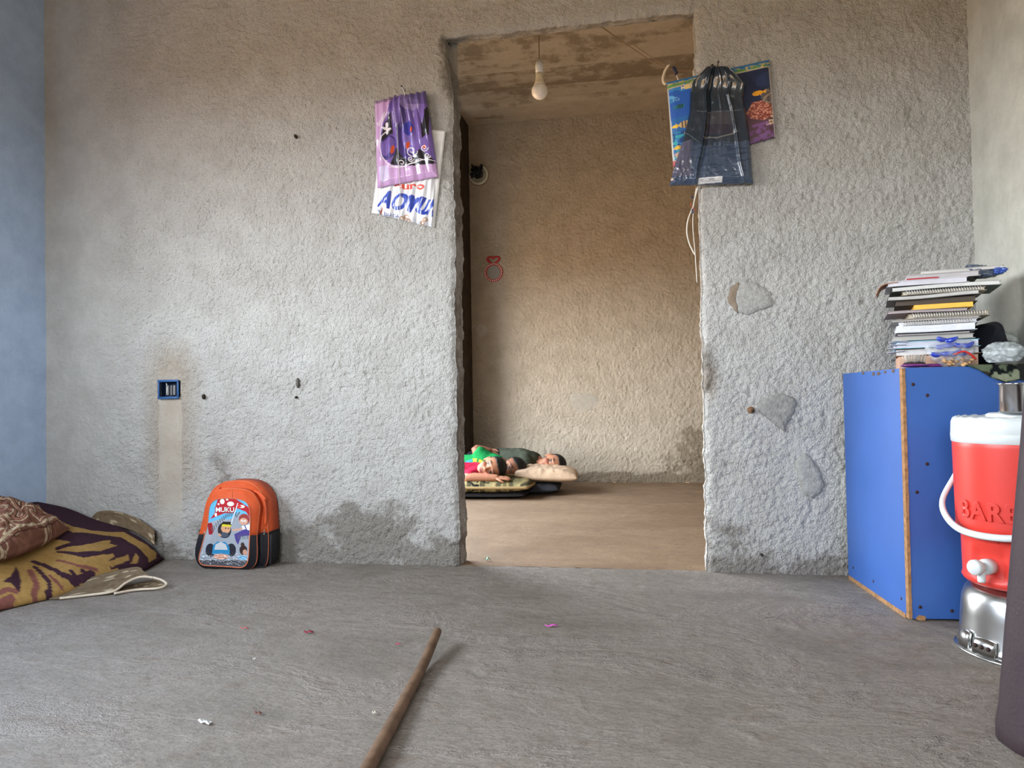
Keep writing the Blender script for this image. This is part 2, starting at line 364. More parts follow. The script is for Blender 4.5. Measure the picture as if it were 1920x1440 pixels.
def holed(name, quads, mat):
    "a wall of several blocks round an opening"
    bm = bmesh.new()
    for (x0, x1, y0, y1, z0, z1) in quads: box(x1-x0, y1-y0, z1-z0, ((x0+x1)/2, (y0+y1)/2, (z0+z1)/2), bm=bm)
    return struct(ob(name, from_bm(name, bm), mat, smooth=False))
T = .16
w0, w1, w2, w3 = WIN
holed('wall_left', [(XL-T, XL, YB-T, w0, 0, ZC), (XL-T, XL, w1, D+TW, 0, ZC), (XL-T, XL, w0, w1, 0, w2), (XL-T, XL, w0, w1, w3, ZC)], LEFTM)
d0, d1, d2, d3 = DOOR
holed('wall_rear', [(XL, d0, YB-T, YB, 0, ZC), (d1, XR, YB-T, YB, 0, ZC), (d0, d1, YB-T, YB, 0, d2), (d0, d1, YB-T, YB, d3, ZC)], SMOOTH)
slab('wall_right', XR, XR+T, YB-T, D+TW, 0, ZC, SMOOTH)
slab('ceiling', XL-T, XR+T, YB-T, D+TW, ZC, ZC+.15, CONC)
# floors
def floor_wear(X, Y, Z): return np.zeros(X.shape+(3,))
relief_plane('floor', (XL, YB, 0), (XR, YB, 0), (XL, D+.02, 0), 400, 460, (0, 0, 1), .004, FLOOR)
# back room
Y2 = 5.703; X2 = -1.356; XR2 = 1.9

relief_plane('floor_back_room', (XL2, D+.02, 0), (XR2, D+.02, 0), (XL2, Y2, 0), 230, 150, (0, 0, 1), .003, FLOOR_B)
def back_wear_and_glow(X, Y, Z):
    n = fbm(X*3, Z*3, 4, 1)
    d = np.clip(blob(X, Z, .60, .10, .62, .52, .9)*1.1+n*.35, 0, 1)*(Z < .7)
    d = np.maximum(d, .75*np.clip((.10-Z)/.05, 0, 1)); d = np.maximum(d, .12*blob(X, Z, -.2, .75, .2, .1, .6))
    return np.stack([d, .2+0*X, .25*np.clip((Z-.5)/1, 0, 1)], -1)  # last channel: brown grows with height, painting in warm light from the ground
relief_plane('wall_back', (X2, Y2, 0), (1.1, Y2, 0), (X2, Y2, ZC), 380, 430, (0, -1, 0), .006, STUC_B, back_wear_and_glow, thrown=True)
slab('wall_back_outer', XL2, XR2+T, Y2+.02, Y2+T, 0, ZC, STUC_B)
STUB_SHADE = stucco('shade_darkened_plaster', (74, 64, 56), (60, 52, 46), (.8, .8, .8), bump=.4)  # plaster coloured dark to stand for the shade on the stub's side
slab('wall_stub', XL2, X2, 5.33, Y2+.02, 0, ZC, STUB_SHADE)
p0, p1, p2, p3 = WIN2
holed('wall_left_back_room', [(XL2-T, XL2, D+TW, p0, 0, ZC), (XL2-T, XL2, p1, Y2, 0, ZC), (XL2-T, XL2, p0, p1, 0, p2), (XL2-T, XL2, p0, p1, p3, ZC)], STUC_B)
slab('wall_right_back_room', XR2, XR2+T, D+TW, Y2, 0, ZC, STUC_B)
slab('wall_front_right_back_room', XR, XR2, D+.02, D+TW, 0, ZC, STUC_B)
# board-marked slab: each formwork board left its own level and ridge
def board_ceiling():
    ys = np.linspace(D+TW, Y2, 260); xs = np.linspace(XL2, XR2, 60)
    Xg, Yg = np.meshgrid(xs, ys, indexing='ij')
    edges = [D+TW, 3.35, 3.62, 3.93, 4.2, 4.52, 4.8, 5.12, 5.40, Y2+.1]; lev = [0, .012, -.006, .018, .002, .022, .004, -.012, .014]
    z = np.zeros_like(ys); rid = np.zeros_like(ys)
    for k, lv in enumerate(lev): z[(ys >= edges[k]) & (ys <= edges[k+1])] = lv
    z = np.convolve(np.pad(z, 2, 'edge'), np.ones(5)/5, 'valid')
    for ed in edges[1:-1]: rid += .008*np.exp(-((ys-ed)/.012)**2)
    Zg = ZC-(z-rid*0)[None, :]-rid[None, :]*(.5+1.5*np.clip(fbm(Xg*5, Yg*2, 3, 2)+.3, 0, 1))+.004*fbm(Xg*14, Yg*14, 3, 3)
    me = grid_mesh('ceiling_back_room', np.stack([Xg, Yg, Zg], -1))
    band = np.zeros_like(ys)
    for k in range(len(lev)): band[(ys >= edges[k]) & (ys <= edges[k+1])] = [.1, .5, .15, .6, .25, .1, .55, .2, 0][k]
    st = np.clip(band[None, :]+fbm(Xg*2, Yg*7, 4, 1)*1.1, 0, 1)
    paint(me, np.stack([st, .4+0*Xg, .35+0*Xg], -1), 'wear')
    return struct(ob('ceiling_back_room', me, STUC_B))
board_ceiling()
slab('ground_slab', XL-T, XR2+T, YB-T, Y2+T, -.2, -.02, CONC)
slab('ceiling_back_room_slab', XL2-T, XR2+T, D+TW, Y2+T, ZC+.05, ZC+.15, CONC)
# ================================================================== prints: small painter whose pixels become vertex colours
class Canvas:
    "colour field on a grid of (n, m) vertices; drawing units are the caller's own x,y"
    def __init__(s, n, m, x0, x1, y0, y1, bg):
        s.X, s.Y = np.meshgrid(np.linspace(x0, x1, n), np.linspace(y0, y1, m), indexing='ij')
        s.A = np.zeros((n, m, 3)); s.A[:] = lin(bg)
    @classmethod
    def px(k, C4, n, m, bg):
        "canvas whose units are the pixels a bag's four corners were noted in"
        U, V = np.meshgrid(np.linspace(0, 1, n), np.linspace(0, 1, m), indexing='ij'); a, b, c, d = C4; f = lambda i: (a[i]*(1-U)+b[i]*U)*(1-V)+(d[i]*(1-U)+c[i]*U)*V
        return k.on(f(0), f(1), bg)
    @classmethod
    def on(k, X, Y, bg):
        s = k.__new__(k); s.X, s.Y = X, Y; s.A = np.zeros(X.shape+(3,)); s.A[:] = lin(bg); return s
    def put(s, m, c, a=1.): s.A[m] = s.A[m]*(1-a)+lin(c)*a; return s
    def inside(s, P):
        x = s.X; y = s.Y; r = np.zeros(x.shape, bool); P = np.asarray(P, float); j = len(P)-1
        for i in range(len(P)):
            xi, yi = P[i]; xj, yj = P[j]
            if yi != yj: r ^= ((yi > y) != (yj > y)) & (x < (xj-xi)*(y-yi)/(yj-yi)+xi)
            j = i
        return r
    def poly(s, P, c, a=1.): return s.put(s.inside(P), c, a)
    def ell(s, cx, cy, rx, ry, c, rot=0, a=1.):
        dx = s.X-cx; dy = s.Y-cy; u = dx*math.cos(rot)+dy*math.sin(rot); v = -dx*math.sin(rot)+dy*math.cos(rot)
        return s.put((u/rx)**2+(v/ry)**2 < 1, c, a)
    def line(s, P, w, c, a=1.):
        m = np.zeros(s.X.shape, bool)
        for (x0, y0), (x1, y1) in zip(P[:-1], P[1:]):
            dx, dy = x1-x0, y1-y0; t = np.clip(((s.X-x0)*dx+(s.Y-y0)*dy)/(dx*dx+dy*dy+1e-12), 0, 1)
            m |= (s.X-x0-t*dx)**2+(s.Y-y0-t*dy)**2 < (w/2)**2
        return s.put(m, c, a)
    def text(s, string, x, y, h, c, rot=0, sx=1., shear=0, a=1., flip=False, bold=0):
        "lettering: the outline font turned into triangles and filled"
        cu = bpy.data.curves.new('t', 'FONT'); cu.body = string; cu.size = 1; cu.offset = bold
        o = bpy.data.objects.new('t', cu); C.objects.link(o)
        me = o.to_mesh(); me.calc_loop_triangles()
        co = [v.co.copy() for v in me.vertices]; tr = [tuple(t.vertices) for t in me.loop_triangles]
        o.to_mesh_clear(); bpy.data.objects.remove(o); bpy.data.curves.remove(cu)
        k = h/.7; f = -1 if flip else 1; q = []
        for p in co:
            u = (p.x*sx+shear*p.y)*k; v = p.y*k
            q.append((x+u*math.cos(rot)-v*math.sin(rot)*1, y+f*(u*math.sin(rot)+v*math.cos(rot))))
        m = np.zeros(s.X.shape, bool)
        for t in tr: m |= s.inside([q[i] for i in t])
        return s.put(m, c, a)
def shell(name, Pf, Pb, cols=None, colsb=None):
    "closed thin body: front and back grids with the same layout joined along the border"
    n, m = Pf.shape[:2]; idx = np.arange(n*m).reshape(n, m)
    q = np.stack([idx[:-1, :-1], idx[1:, :-1], idx[1:, 1:], idx[:-1, 1:]], -1).reshape(-1, 4)
    brd = np.concatenate([idx[:, 0], idx[-1, 1:], idx[-2::-1, -1], idx[0, -2:0:-1]]); nb = np.roll(brd, -1); o = n*m
    side = np.stack([nb, brd, brd+o, nb+o], -1)
    Q = np.concatenate([q, q[:, ::-1]+o, side]); V = np.concatenate([Pf.reshape(-1, 3), Pb.reshape(-1, 3)])
    me = bpy.data.meshes.new(name); me.vertices.add(len(V)); me.vertices.foreach_set('co', V.reshape(-1).astype(np.float32))
    me.loops.add(Q.size); me.loops.foreach_set('vertex_index', Q.reshape(-1).astype(np.int32))
    me.polygons.add(len(Q)); me.polygons.foreach_set('loop_start', np.arange(0, Q.size, 4, dtype=np.int32)); me.update(calc_edges=True)
    if cols is not None: paint(me, np.concatenate([cols.reshape(-1, 3), (cols if colsb is None else colsb).reshape(-1, 3)]))
    return me
PRINT_CLOTH = plain('printed_cloth', 0, .95, attr='paint', var=.12, scale=60, bump=.5, bscale=500, spec=.1)
PRINT_GLOSS = plain('printed_plastic', 0, .32, attr='paint', var=.03, spec=.5)
PRINT_FILM = plain('printed_film', 0, .22, attr='paint', var=.03, spec=.6, coat=.4)
PRINT_PAPER = plain('printed_paper', 0, .8, attr='paint', var=.05, spec=.2)

# ================================================================== bedding by the left wall
def smooth01(t): t = np.clip(t, 0, 1); return t*t*(3-2*t)
EDGE = [(1.1, -2.10), (2.04, -2.045), (2.21, -1.985), (2.45, -1.955), (2.62, -1.955), (2.80, -2.01)]   # y -> right-hand edge
def quilt_h(x, y):
    ey = np.interp(y, [a for a, _ in EDGE], [b for _, b in EDGE])
    d = ey-x
    h = .035*np.sqrt(np.clip(d/.05, 0, 1))+.218*(1-np.exp(-np.clip(d, 0, 9)/.30))*np.clip(1-.28*smooth01((2.35-y)/.35), 0, 1)
    h = h+.010*np.sin(y*16+x*9)*np.clip(d/.2, 0, 1)+.05*fbm(x*4, y*4, 2, 2)*np.clip(d/.2, 0, 1)
    return np.where(d > 0, h, 0)
def hit(px, py):
    "where a sight line through the photo meets the quilt, in the quilt's own plan"
    d = FW+RT*((px-960)/F)+UP*((720-py)/F); o = Vector((0, 0, EYE))
    for k in range(400):
        t = 1.6+k*.006; p = o+d*t
        if p.z < quilt_h(np.array(p.x), np.array(p.y)): return (p.x, p.y)
    return (p.x, p.y)
def build_quilt():
    n, m = 190, 330
    y = np.linspace(1.15, 2.785, m); ey = np.interp(y, [a for a, _ in EDGE], [b for _, b in EDGE])
    u = np.linspace(0, 1, n)[:, None]**.8
    Xg = XL+.02+(ey[None, :]-.0005-XL-.02)*u; Yg = np.tile(y, (n, 1)); Zg = quilt_h(Xg, Yg)+.012
    back = np.clip((2.79-Yg)/.05, 0, 1)**.5; Zg = np.maximum(Zg*back, .012)
    MUS, PUR = (166, 134, 80), (64, 42, 54)
    c = Canvas.on(Xg, Yg, MUS)
    c.put((Yg > 2.47+.0*Xg) & (Xg < -1.9), PUR)
    H = lambda P: [hit(a, b) for a, b in P]
    z = lambda P: [(a*340/1883, 900+b*260/1440) for a, b in P]      # points noted on an enlargement of the photo
    c.poly(H(z([(300, 380), (700, 380), (1000, 400), (1300, 430), (1600, 520), (1883, 640), (1883, 860), (1500, 920), (1430, 920), (1330, 920), (1150, 990), (1130, 880), (1190, 800), (880, 850), (590, 800), (470, 520)])), PUR)
    c.poly(H(z([(480, 470), (520, 425), (640, 470), (760, 520), (950, 560), (1280, 570), (1420, 650), (1560, 740), (1625, 790), (1620, 850), (1540, 890), (1540, 850), (1480, 780), (1360, 690), (1250, 630), (1000, 600), (760, 585)])), MUS)
    for P in ([(480, 580), (560, 650), (740, 685), (560, 745), (470, 720)], [(560, 775), (700, 735), (840, 715), (960, 700), (1100, 660), (1150, 660), (1140, 695), (1225, 720), (1040, 775), (800, 785)],
              [(590, 800), (700, 825), (850, 850), (1050, 830), (1170, 800), (1190, 830), (1110, 900), (1060, 990), (800, 930), (600, 880)], [(1110, 900), (1330, 820), (1345, 880), (1270, 900), (1160, 960)], [(1370, 890), (1410, 795), (1440, 830), (1430, 900), (1350, 915)]):
        c.poly(H(z(P)), MUS)
    for P in ([(160, 930), (195, 1000), (220, 1100), (205, 1210), (130, 1130), (20, 1110), (110, 1050), (150, 980)],):
        c.poly(H(z(P)), PUR)
    for P, w in (([(350, 890), (520, 960), (640, 1030), (740, 1070)], .020), ([(360, 940), (450, 1030), (510, 1110), (520, 1200), (490, 1230)], .014), ([(740, 1000), (780, 1040), (790, 1090), (740, 1100)], .014), ([(860, 1000), (900, 1030), (860, 1080)], .016), ([(760, 1120), (860, 1060), (960, 1010)], .02)):
        c.line(H(z(P)), w, PUR)
    for P, w in (([(310, 990), (350, 1060), (380, 1130), (350, 1250)], .018), ([(520, 1040), (590, 1110), (640, 1180)], .012), ([(600, 880), (800, 930), (1000, 970)], .012), ([(0, 1220), (80, 1190), (170, 1225)], .014), ([(0, 1330), (120, 1300)], .02)):
        c.line(H(z(P)), w, (128, 82, 74))
    for (qx, qy) in ((-2.3, 1.85), (-2.2, 1.7), (-2.35, 1.5), (-2.15, 1.4)): c.ell(qx, qy, .09, .03, PUR, qx*9)
    P = np.stack([Xg, Yg, Zg], -1); B = P.copy(); B[..., 2] = .004
    return tag(ob('folded_blanket', shell('folded_blanket', P, B, c.A), PRINT_CLOTH), 'thick mustard and purple blanket folded on the floor by the left wall', 'blanket')
build_quilt()

def cushion(name, w, d, h, n=70, sag=.0, pinch=.12, wr=.006, k=0, power=.5):
    "pillow: two bulged grids meeting in a seam, corners drawn in"
    u = np.linspace(-1, 1, n); U, V = np.meshgrid(u, u, indexing='ij')
    edge = np.clip((1-abs(U)**2.6)*(1-abs(V)**2.6), 0, 1)**power
    sx = 1-pinch*(1-abs(U))*abs(V)**3*0-pinch*(1-U**2)*abs(V)**6*0
    X = U*w/2*(1-pinch*(1-V**2)*.35*abs(U)**2*-1-pinch*.35); Y = V*d/2*(1+pinch*.35*(1-U**2)*V**2-pinch*.35)
    wrk = wr*(fbm(U*4+k, V*4, 3, k)*2+fbm(U*11, V*5+k, 2, k+1))*2*edge**.3
    Zt = h/2*edge+wrk; Zb = -h/2*edge*.75
    return X, Y, Zt, Zb
def paisley():
    n = 240
    X, Y, Zt, Zb = cushion('p', .42, .46, .20, n, wr=.010, k=3)
    c = Canvas(n, n, 0, 1, 0, 1, (116, 80, 66)); BR, CRM, DK, TN = (116, 80, 66), (186, 168, 140), (84, 54, 46), (146, 104, 84)
    c.put(fbm(c.X*9, c.Y*9, 3, 1) > .06, (132, 92, 76))
    rs = random.Random(5)
    for k in range(20):
        cx, cy, a, r = rs.random(), rs.random(), rs.random()*6.28, .05+.05*rs.random()
        for rr, cc in ((1.0, CRM), (.86, BR), (.70, TN), (.5, DK), (.32, CRM), (.22, BR)):
            pts = []
            for t in range(28):
                th = 2*PI*t/28; q = r*rr*(1+.9*max(0, math.cos(th))**5); x = q*math.cos(th)*1.5; y = q*math.sin(th)*.8+.5*x*x/r
                pts.append((cx+x*math.cos(a)-y*math.sin(a), cy+x*math.sin(a)+y*math.cos(a)))
            c.poly(pts, cc)
    for k in range(26):
        cx, cy, a = rs.random(), rs.random(), rs.random()*6.28
        pts = [(cx+(.008+.0055*t)*math.cos(a+t*.55), cy+(.008+.0055*t)*math.sin(a+t*.55)) for t in range(14)]
        c.line(pts, .008, CRM if k % 3 else TN)
    c.line([(0, .07), (.25, .1), (.5, .06), (.75, .1), (1, .06)], .022, CRM); c.line([(.93, 0), (.9, .3), (.94, .6), (.9, 1)], .02, CRM); c.line([(.96, 0), (.93, .3), (.97, .6), (.93, 1)], .008, DK)
    Pf = np.stack([X, Y, Zt], -1); Pb = np.stack([X, Y, Zb], -1)
    o = tag(ob('cushion', shell('cushion', Pf, Pb, c.A), PRINT_CLOTH), 'brown paisley cushion lying on the mustard and purple blanket', 'cushion')
    return o
ps = paisley(); ps.location = (-2.325, 2.225, .222); ps.rotation_euler = (.05, .24, .24)

# spotted cloth under the blanket: its folded front corner and the strip that shows at the wall
def spotted(n, m):
    c = Canvas(n, m, 0, 1, 0, 1, (112, 96, 76)); rs = random.Random(2)
    c.put(fbm(c.X*14, c.Y*8, 3, 1) > .08, (100, 85, 66))
    for k in range(16): c.ell(rs.random(), rs.random(), .035, .05, (176, 160, 134), rs.random()*3)
    return c.A
def strip_sheet(name, A, B, mat, cols, m=24, thick=.004, bow=0.):
    A = np.array(A); B = np.array(B); v = np.linspace(0, 1, m)[None, :, None]
    P = A[:, None]*(1-v)+B[:, None]*v; P[..., 2] += bow*np.sin(PI*v[..., 0])
    n = len(A); P[..., 2] += .004*fbm(np.linspace(0, 4, n)[:, None]+0*v[..., 0], 4*v[..., 0]+np.zeros((n, 1)), 2, 1)
    Q = P.copy(); Q[..., 2] -= thick
    return ob(name, shell(name, P, Q, cols(n, m)), mat)
sc = thing('floor_cloth', 'brown spotted cloth with a pale bound edge poking out from under the blanket', 'cloth', (-1.9, 2.35, 0))
def wpt(px, py, z): return at(px, py, z=z)
inner = spline([wpt(100, 1122, .006)+Vector((-.05, 0, 0)), wpt(150, 1098, .02)+Vector((-.05, 0, 0)), wpt(205, 1076, .045)+Vector((-.03, .0, 0)), wpt(245, 1063, .06), wpt(264, 1064, .062), wpt(268, 1072, .052)], 8)
outer = spline([wpt(112, 1122, .006), wpt(165, 1116, .006), wpt(212, 1109, .010), wpt(236, 1093, .028), wpt(262, 1082, .040), wpt(288, 1083, .036)], 8)
a = strip_sheet('cloth_corner', [p for p in inner], [p for p in outer], PRINT_CLOTH, spotted); a.parent = sc; a.matrix_parent_inverse = Matrix.Translation((1.9, -2.35, 0))
under_i = spline([wpt(212, 1109, .006), wpt(240, 1098, .006), wpt(270, 1090, .008), wpt(290, 1086, .033)], 8)
under_o = spline([wpt(214, 1113, .006), wpt(250, 1106, .006), wpt(285, 1104, .006), wpt(311, 1096, .012)], 8)
b = strip_sheet('cloth_underside', under_i, under_o, PRINT_CLOTH, spotted, m=14); b.parent = sc; b.matrix_parent_inverse = Matrix.Translation((1.9, -2.35, 0))
BIND = plain('binding_tape', (196, 182, 162), .9, bump=.3)
bd = outer+spline([wpt(288, 1083, .036), wpt(304, 1088, .027), wpt(312, 1096, .014), wpt(296, 1103, .008), wpt(255, 1106, .007), wpt(214, 1113, .007)], 6)
tb = tubeo('cloth_binding', bd, .0042, BIND, sc, 8); tb.matrix_parent_inverse = Matrix.Translation((1.9, -2.35, 0)); tb['label'] = 'pale binding tape along the edge'
A2 = spline([at(172, 970, y=2.77), at(185, 959, y=2.77), at(215, 958, y=2.772), at(250, 968, y=2.775), at(272, 981, y=2.778), at(290, 994, y=2.78)], 8)
B2 = [Vector((p.x+.01, 2.765, max(.02, p.z-.06))) for p in A2]
w_ = strip_sheet('cloth_back_fold', A2, B2, PRINT_CLOTH, spotted, m=16, bow=.02); w_.parent = sc; w_.matrix_parent_inverse = Matrix.Translation((1.9, -2.35, 0))

# ================================================================== school backpack leaning on the wall
ORG = plain('orange_nylon', (204, 84, 40), .55, var=.10, bump=.35, bscale=60, spec=.35)
BLK = plain('black_nylon', (30, 30, 36), .6, var=.1, bump=.4, bscale=70)
PIPE = plain('orange_piping', (196, 108, 72), .6)
STEEL = plain('zip_metal', (196, 192, 184), .3, metal=1)
KX, KZ = .00232, .00212
def bp(zx, zy): return ((350+zx/7.2-436)*KX, (1062-(880+zy/7.2))*KZ)          # photo enlargement -> bag face, metres
def prism(name, outline, y0, y1, bev, mat, parent, puff=0):
    bm = bmesh.new(); vs = [bm.verts.new((x, y0, z)) for x, z in outline]; f = bm.faces.new(vs)
    r = bmesh.ops.extrude_face_region(bm, geom=[f]); nv = [e for e in r['geom'] if isinstance(e, bmesh.types.BMVert)]
    for v in nv: v.co.y = y1
    cx = sum(x for x, _ in outline)/len(outline); cz = sum(z for _, z in outline)/len(outline)
    bmesh.ops.recalc_face_normals(bm, faces=bm.faces)
    rim = [e for e in bm.edges if e.is_boundary is False and len(e.link_faces) == 2 and e.calc_face_angle(0) > .8 and abs(e.verts[0].co.y-e.verts[1].co.y) < 1e-6 and e.verts[0].co.y == min(y0, y1)]
    if bev: bmesh.ops.bevel(bm, geom=rim, offset=bev, segments=4, affect='EDGES', profile=.55)
    return bm
def split_z(bm, z):
    "two copies of a bag shape, above and below a seam"
    up = bm.copy(); lo = bm
    for q, clear in ((up, 'clear_inner'), (lo, 'clear_outer')):
        r = bmesh.ops.bisect_plane(q, geom=q.verts[:]+q.edges[:]+q.faces[:], plane_co=(0, 0, z), plane_no=(0, 0, 1), **{clear: True})
        bmesh.ops.holes_fill(q, edges=[e for e in q.edges if e.is_boundary], sides=0)
    return up, lo
bag = thing('school_backpack', 'orange and black school backpack with a printed front leaning on the wall', 'backpack', (-1.645, 2.71, 0))
body_o = [(x*.86 if x > 0 else x, z) for x, z in (bp(*p) for p in [(1195, 820), (1178, 560), (1150, 400), (1090, 290), (1000, 205), (880, 160), (700, 146), (540, 162), (420, 230), (345, 330), (310, 450), (270, 640), (230, 830), (215, 1000), (230, 1200), (300, 1305), (450, 1325), (900, 1325), (1090, 1310), (1170, 1240), (1195, 1050)])]
up, lo = split_z(prism('b', [tuple(p) for p in spline([(x, z, 0) for x, z in body_o], 4, True) for p in [(p.x, p.y)]], -.012, .085, .028, None, None), bp(0, 835)[1])
ob('upper_body', from_bm('upper_body', up), ORG, bag); ob('lower_body', from_bm('lower_body', lo), BLK, bag)
pock_o = [bp(*p) for p in [(1020, 860), (1045, 640), (1060, 480), (1020, 370), (950, 285), (840, 245), (640, 238), (500, 262), (410, 330), (360, 430), (320, 620), (275, 800), (225, 960), (205, 1090), (225, 1215), (290, 1290), (420, 1318), (620, 1325), (850, 1320), (960, 1280), (1010, 1200), (1022, 1050)]]
pk = [(p.x, p.y) for p in spline([(x, z, 0) for x, z in pock_o], 4, True)]
up, lo = split_z(prism('b', pk, -.045, -.005, .012, None, None), bp(0, 850)[1])
ob('front_pocket', from_bm('front_pocket', up), ORG, bag); ob('front_pocket_base', from_bm('front_pocket_base', lo), BLK, bag)
tubeo('piping', [(x*1.0, -.036, z) for x, z in pk], .0022, PIPE, bag, 6, closed=True)
bk = [(p.x*1.0, -.004, p.y) for p in spline([(x, z, 0) for x, z in body_o], 4, True)]
tubeo('body_piping', bk, .002, PIPE, bag, 6, closed=True)
# gathers of the shoulder fabric and the seam in the middle
for P in ([(1010, 300), (1080, 400), (1100, 560), (1095, 740)], [(950, 270), (1040, 320), (1110, 400)], [(500, 230), (410, 300), (350, 420)]):
    q = [bp(*p) for p in P]; tubeo('fabric_fold', spline([(x, -.014, z) for x, z in q], 5), [.001]+[.006]*(len(spline(q3 := [(x, 0, z) for x, z in q], 5))-2)+[.001], ORG, bag, 8)
q = [bp(715, 250), bp(715, 350)]; tubeo('seam', [(x, -.0455, z) for x, z in q], .0012, PIPE, bag, 6)
# printed window with a generic cartoon garden: mushroom, cloud, grey animal, cap
pan_o = [bp(*p) for p in [(955, 700), (955, 560), (940, 470), (890, 400), (800, 372), (680, 362), (560, 366), (480, 390), (425, 450), (400, 540), (385, 700), (345, 860), (300, 1020), (265, 1150), (275, 1225), (330, 1262), (520, 1270), (700, 1276), (820, 1280), (890, 1245), (925, 1150), (940, 950)]]
pan = [(p.x, p.y) for p in spline([(x, z, 0) for x, z in pan_o], 4, True)]
def bag_print():
    n, m = 190, 250; x0, x1, y0, y1 = 255, 965, 1295, 350
    c = Canvas(n, m, x0, x1, y0, y1, (158, 166, 176)); RED, SKY, WH, GR, DG = (176, 38, 48), (96, 178, 222), (232, 234, 236), (150, 158, 168), (86, 92, 100)
    c.poly([(380, 690), (380, 350), (965, 350), (965, 560), (700, 640), (560, 640)], SKY)
    c.poly([(500, 470), (520, 380), (640, 352), (760, 366), (860, 430), (965, 500), (965, 640), (900, 540), (800, 500), (700, 470), (620, 560), (520, 600), (420, 640), (480, 560)], RED)
    c.poly([(480, 500), (540, 352), (700, 352), (780, 480), (740, 560), (520, 560)], RED)
    for a, b_, r, s_ in ((585, 405, 30, 36), (695, 436, 46, 30), (535, 440, 13, 13), (497, 582, 17, 24), (840, 470, 44, 20), (650, 380, 18, 9)): c.ell(a, b_, r, s_, WH)
    c.poly([(380, 700), (440, 690), (470, 800), (440, 850), (400, 850)], (150, 30, 44))
    c.poly([(400, 965), (470, 790), (560, 690), (690, 640), (800, 560), (900, 620), (965, 760), (965, 1180), (640, 1200), (280, 1200), (330, 1080)], GR)
    for k in range(13):
        t = k/12; cx, cy = 440+t*330, 760-170*math.sin(t*1.9)-10*k*.4; c.line([(cx, cy), (cx+14-26*t, cy+46)], 13, DG)
    c.ell(800, 590, 26, 50, GR, .5); c.line([(770, 610), (815, 545)], 12, DG)
    c.ell(610, 790, 90, 106, (44, 48, 56)); c.ell(628, 765, 62, 64, (206, 156, 122)); c.poly([(570, 715), (590, 672), (700, 676), (704, 720)], (26, 26, 30)); c.poly([(572, 738), (582, 708), (700, 716), (698, 742)], (206, 196, 48))
    c.ell(628, 762, 8, 10, (30, 26, 26)); c.ell(664, 764, 8, 10, (30, 26, 26)); c.ell(606, 850, 54, 34, (70, 80, 96)); c.ell(545, 850, 26, 14, (206, 156, 122), .6)
    c.ell(875, 640, 72, 74, (150, 60, 58)); c.ell(866, 668, 56, 46, (208, 156, 132)); c.ell(846, 660, 15, 15, WH); c.ell(884, 662, 15, 15, WH); c.ell(846, 662, 5, 6, DG); c.ell(884, 664, 5, 6, DG)
    c.line([(725, 785), (800, 775), (850, 760)], 22, (208, 156, 132)); c.poly([(840, 730), (960, 700), (965, 860), (870, 830)], WH); c.poly([(740, 840), (880, 770), (965, 790), (965, 850), (830, 870), (790, 980), (760, 930)], (74, 62, 134)); c.line([(880, 720), (930, 840)], 14, (74, 62, 134))
    for k in range(6): c.line([(790+k*26, 850), (800+k*24, 900)], 9, DG)
    c.ell(420, 1060, 66, 90, (40, 42, 52)); c.ell(700, 1050, 62, 86, (40, 42, 52))
    c.poly([(440, 1110), (455, 990), (510, 945), (620, 945), (672, 1000), (680, 1110)], (44, 128, 176)); c.poly([(470, 1050), (490, 980), (560, 942), (630, 980), (650, 1050)], (190, 194, 198)); c.ell(560, 1140, 100, 36, (200, 150, 128))
    c.ell(850, 975, 26, 28, (66, 50, 42)); c.ell(860, 1050, 52, 66, (52, 38, 34)); c.ell(880, 1080, 30, 40, (190, 146, 126)); c.ell(850, 1150, 60, 30, (110, 166, 200)); c.line([(700, 700), (790, 430)], 12, (214, 220, 226)); c.poly([(790, 430), (790, 500), (850, 470)], (212, 60, 56))
    c.poly([(255, 1195), (965, 1185), (965, 1295), (255, 1295)], (74, 76, 82))
    c.text('MUKU', 492, 548, 64, (30, 40, 44), sx=.98, flip=True, bold=.035); c.text('MUKU', 492, 544, 62, (226, 228, 230), sx=1.0, flip=True, bold=.012)
    xs = (350+c.X/7.2-436)*KX; zs = (1062-(880+c.Y/7.2))*KZ
    wrk = np.clip((c.Y-1060)/120, 0, 1)*.006*np.clip(fbm(xs*120, zs*200, 3, 1)*2, -1, 1)+.0012*fbm(xs*40, zs*40, 2, 2)
    P = np.stack([xs, -.0478-wrk*np.clip((1275-c.Y)/60, 0, 1), zs], -1)
    t = Canvas.on(xs, zs, (0, 0, 0)); mk = t.inside(pan)
    return grid_mesh('printed_panel', P, mk[:-1, :-1] & mk[1:, 1:], c.A)
o = ob('printed_panel', bag_print(), PRINT_FILM, bag); o['label'] = 'glossy clear window over a colourful print, wrinkled at the bottom'
tubeo('window_piping', [(x, -.0475, z) for x, z in pan], .0022, PIPE, bag, 6, closed=True)
def zip_pull(zx, zy, y, s=1):
    x, z = bp(zx, zy); bm = box(.0042, .002, .012*s, (x, y, z), .0006); box(.006, .003, .006, (x, y, z+.008*s), .001, bm=bm); box(.005, .002, .004, (x-.001, y, z-.009*s), .001, bm=bm)
    o = ob('zip_pull', from_bm('zip_pull', bm), STEEL, bag)
zip_pull(338, 855, -.048, 1.1); zip_pull(1085, 830, -.018, .8)
for sx, pts in ((-1, [(238, 830), (165, 815), (160, 900), (190, 1040), (225, 1090)]), (1, [(1115, 850), (1150, 870), (1150, 1040), (1140, 1250), (1105, 1280)])):
    q = [bp(*p) for p in pts]; bm = prism('s', [(x, z) for x, z in q], .0, .06, .006, None, None); ob('side_pocket', from_bm('side_pocket', bm), BLK, bag)
bm = box(.05, .025, .006, (.120, .0, .004), .002); ob('strap_end', from_bm('strap_end', bm), BLK, bag)

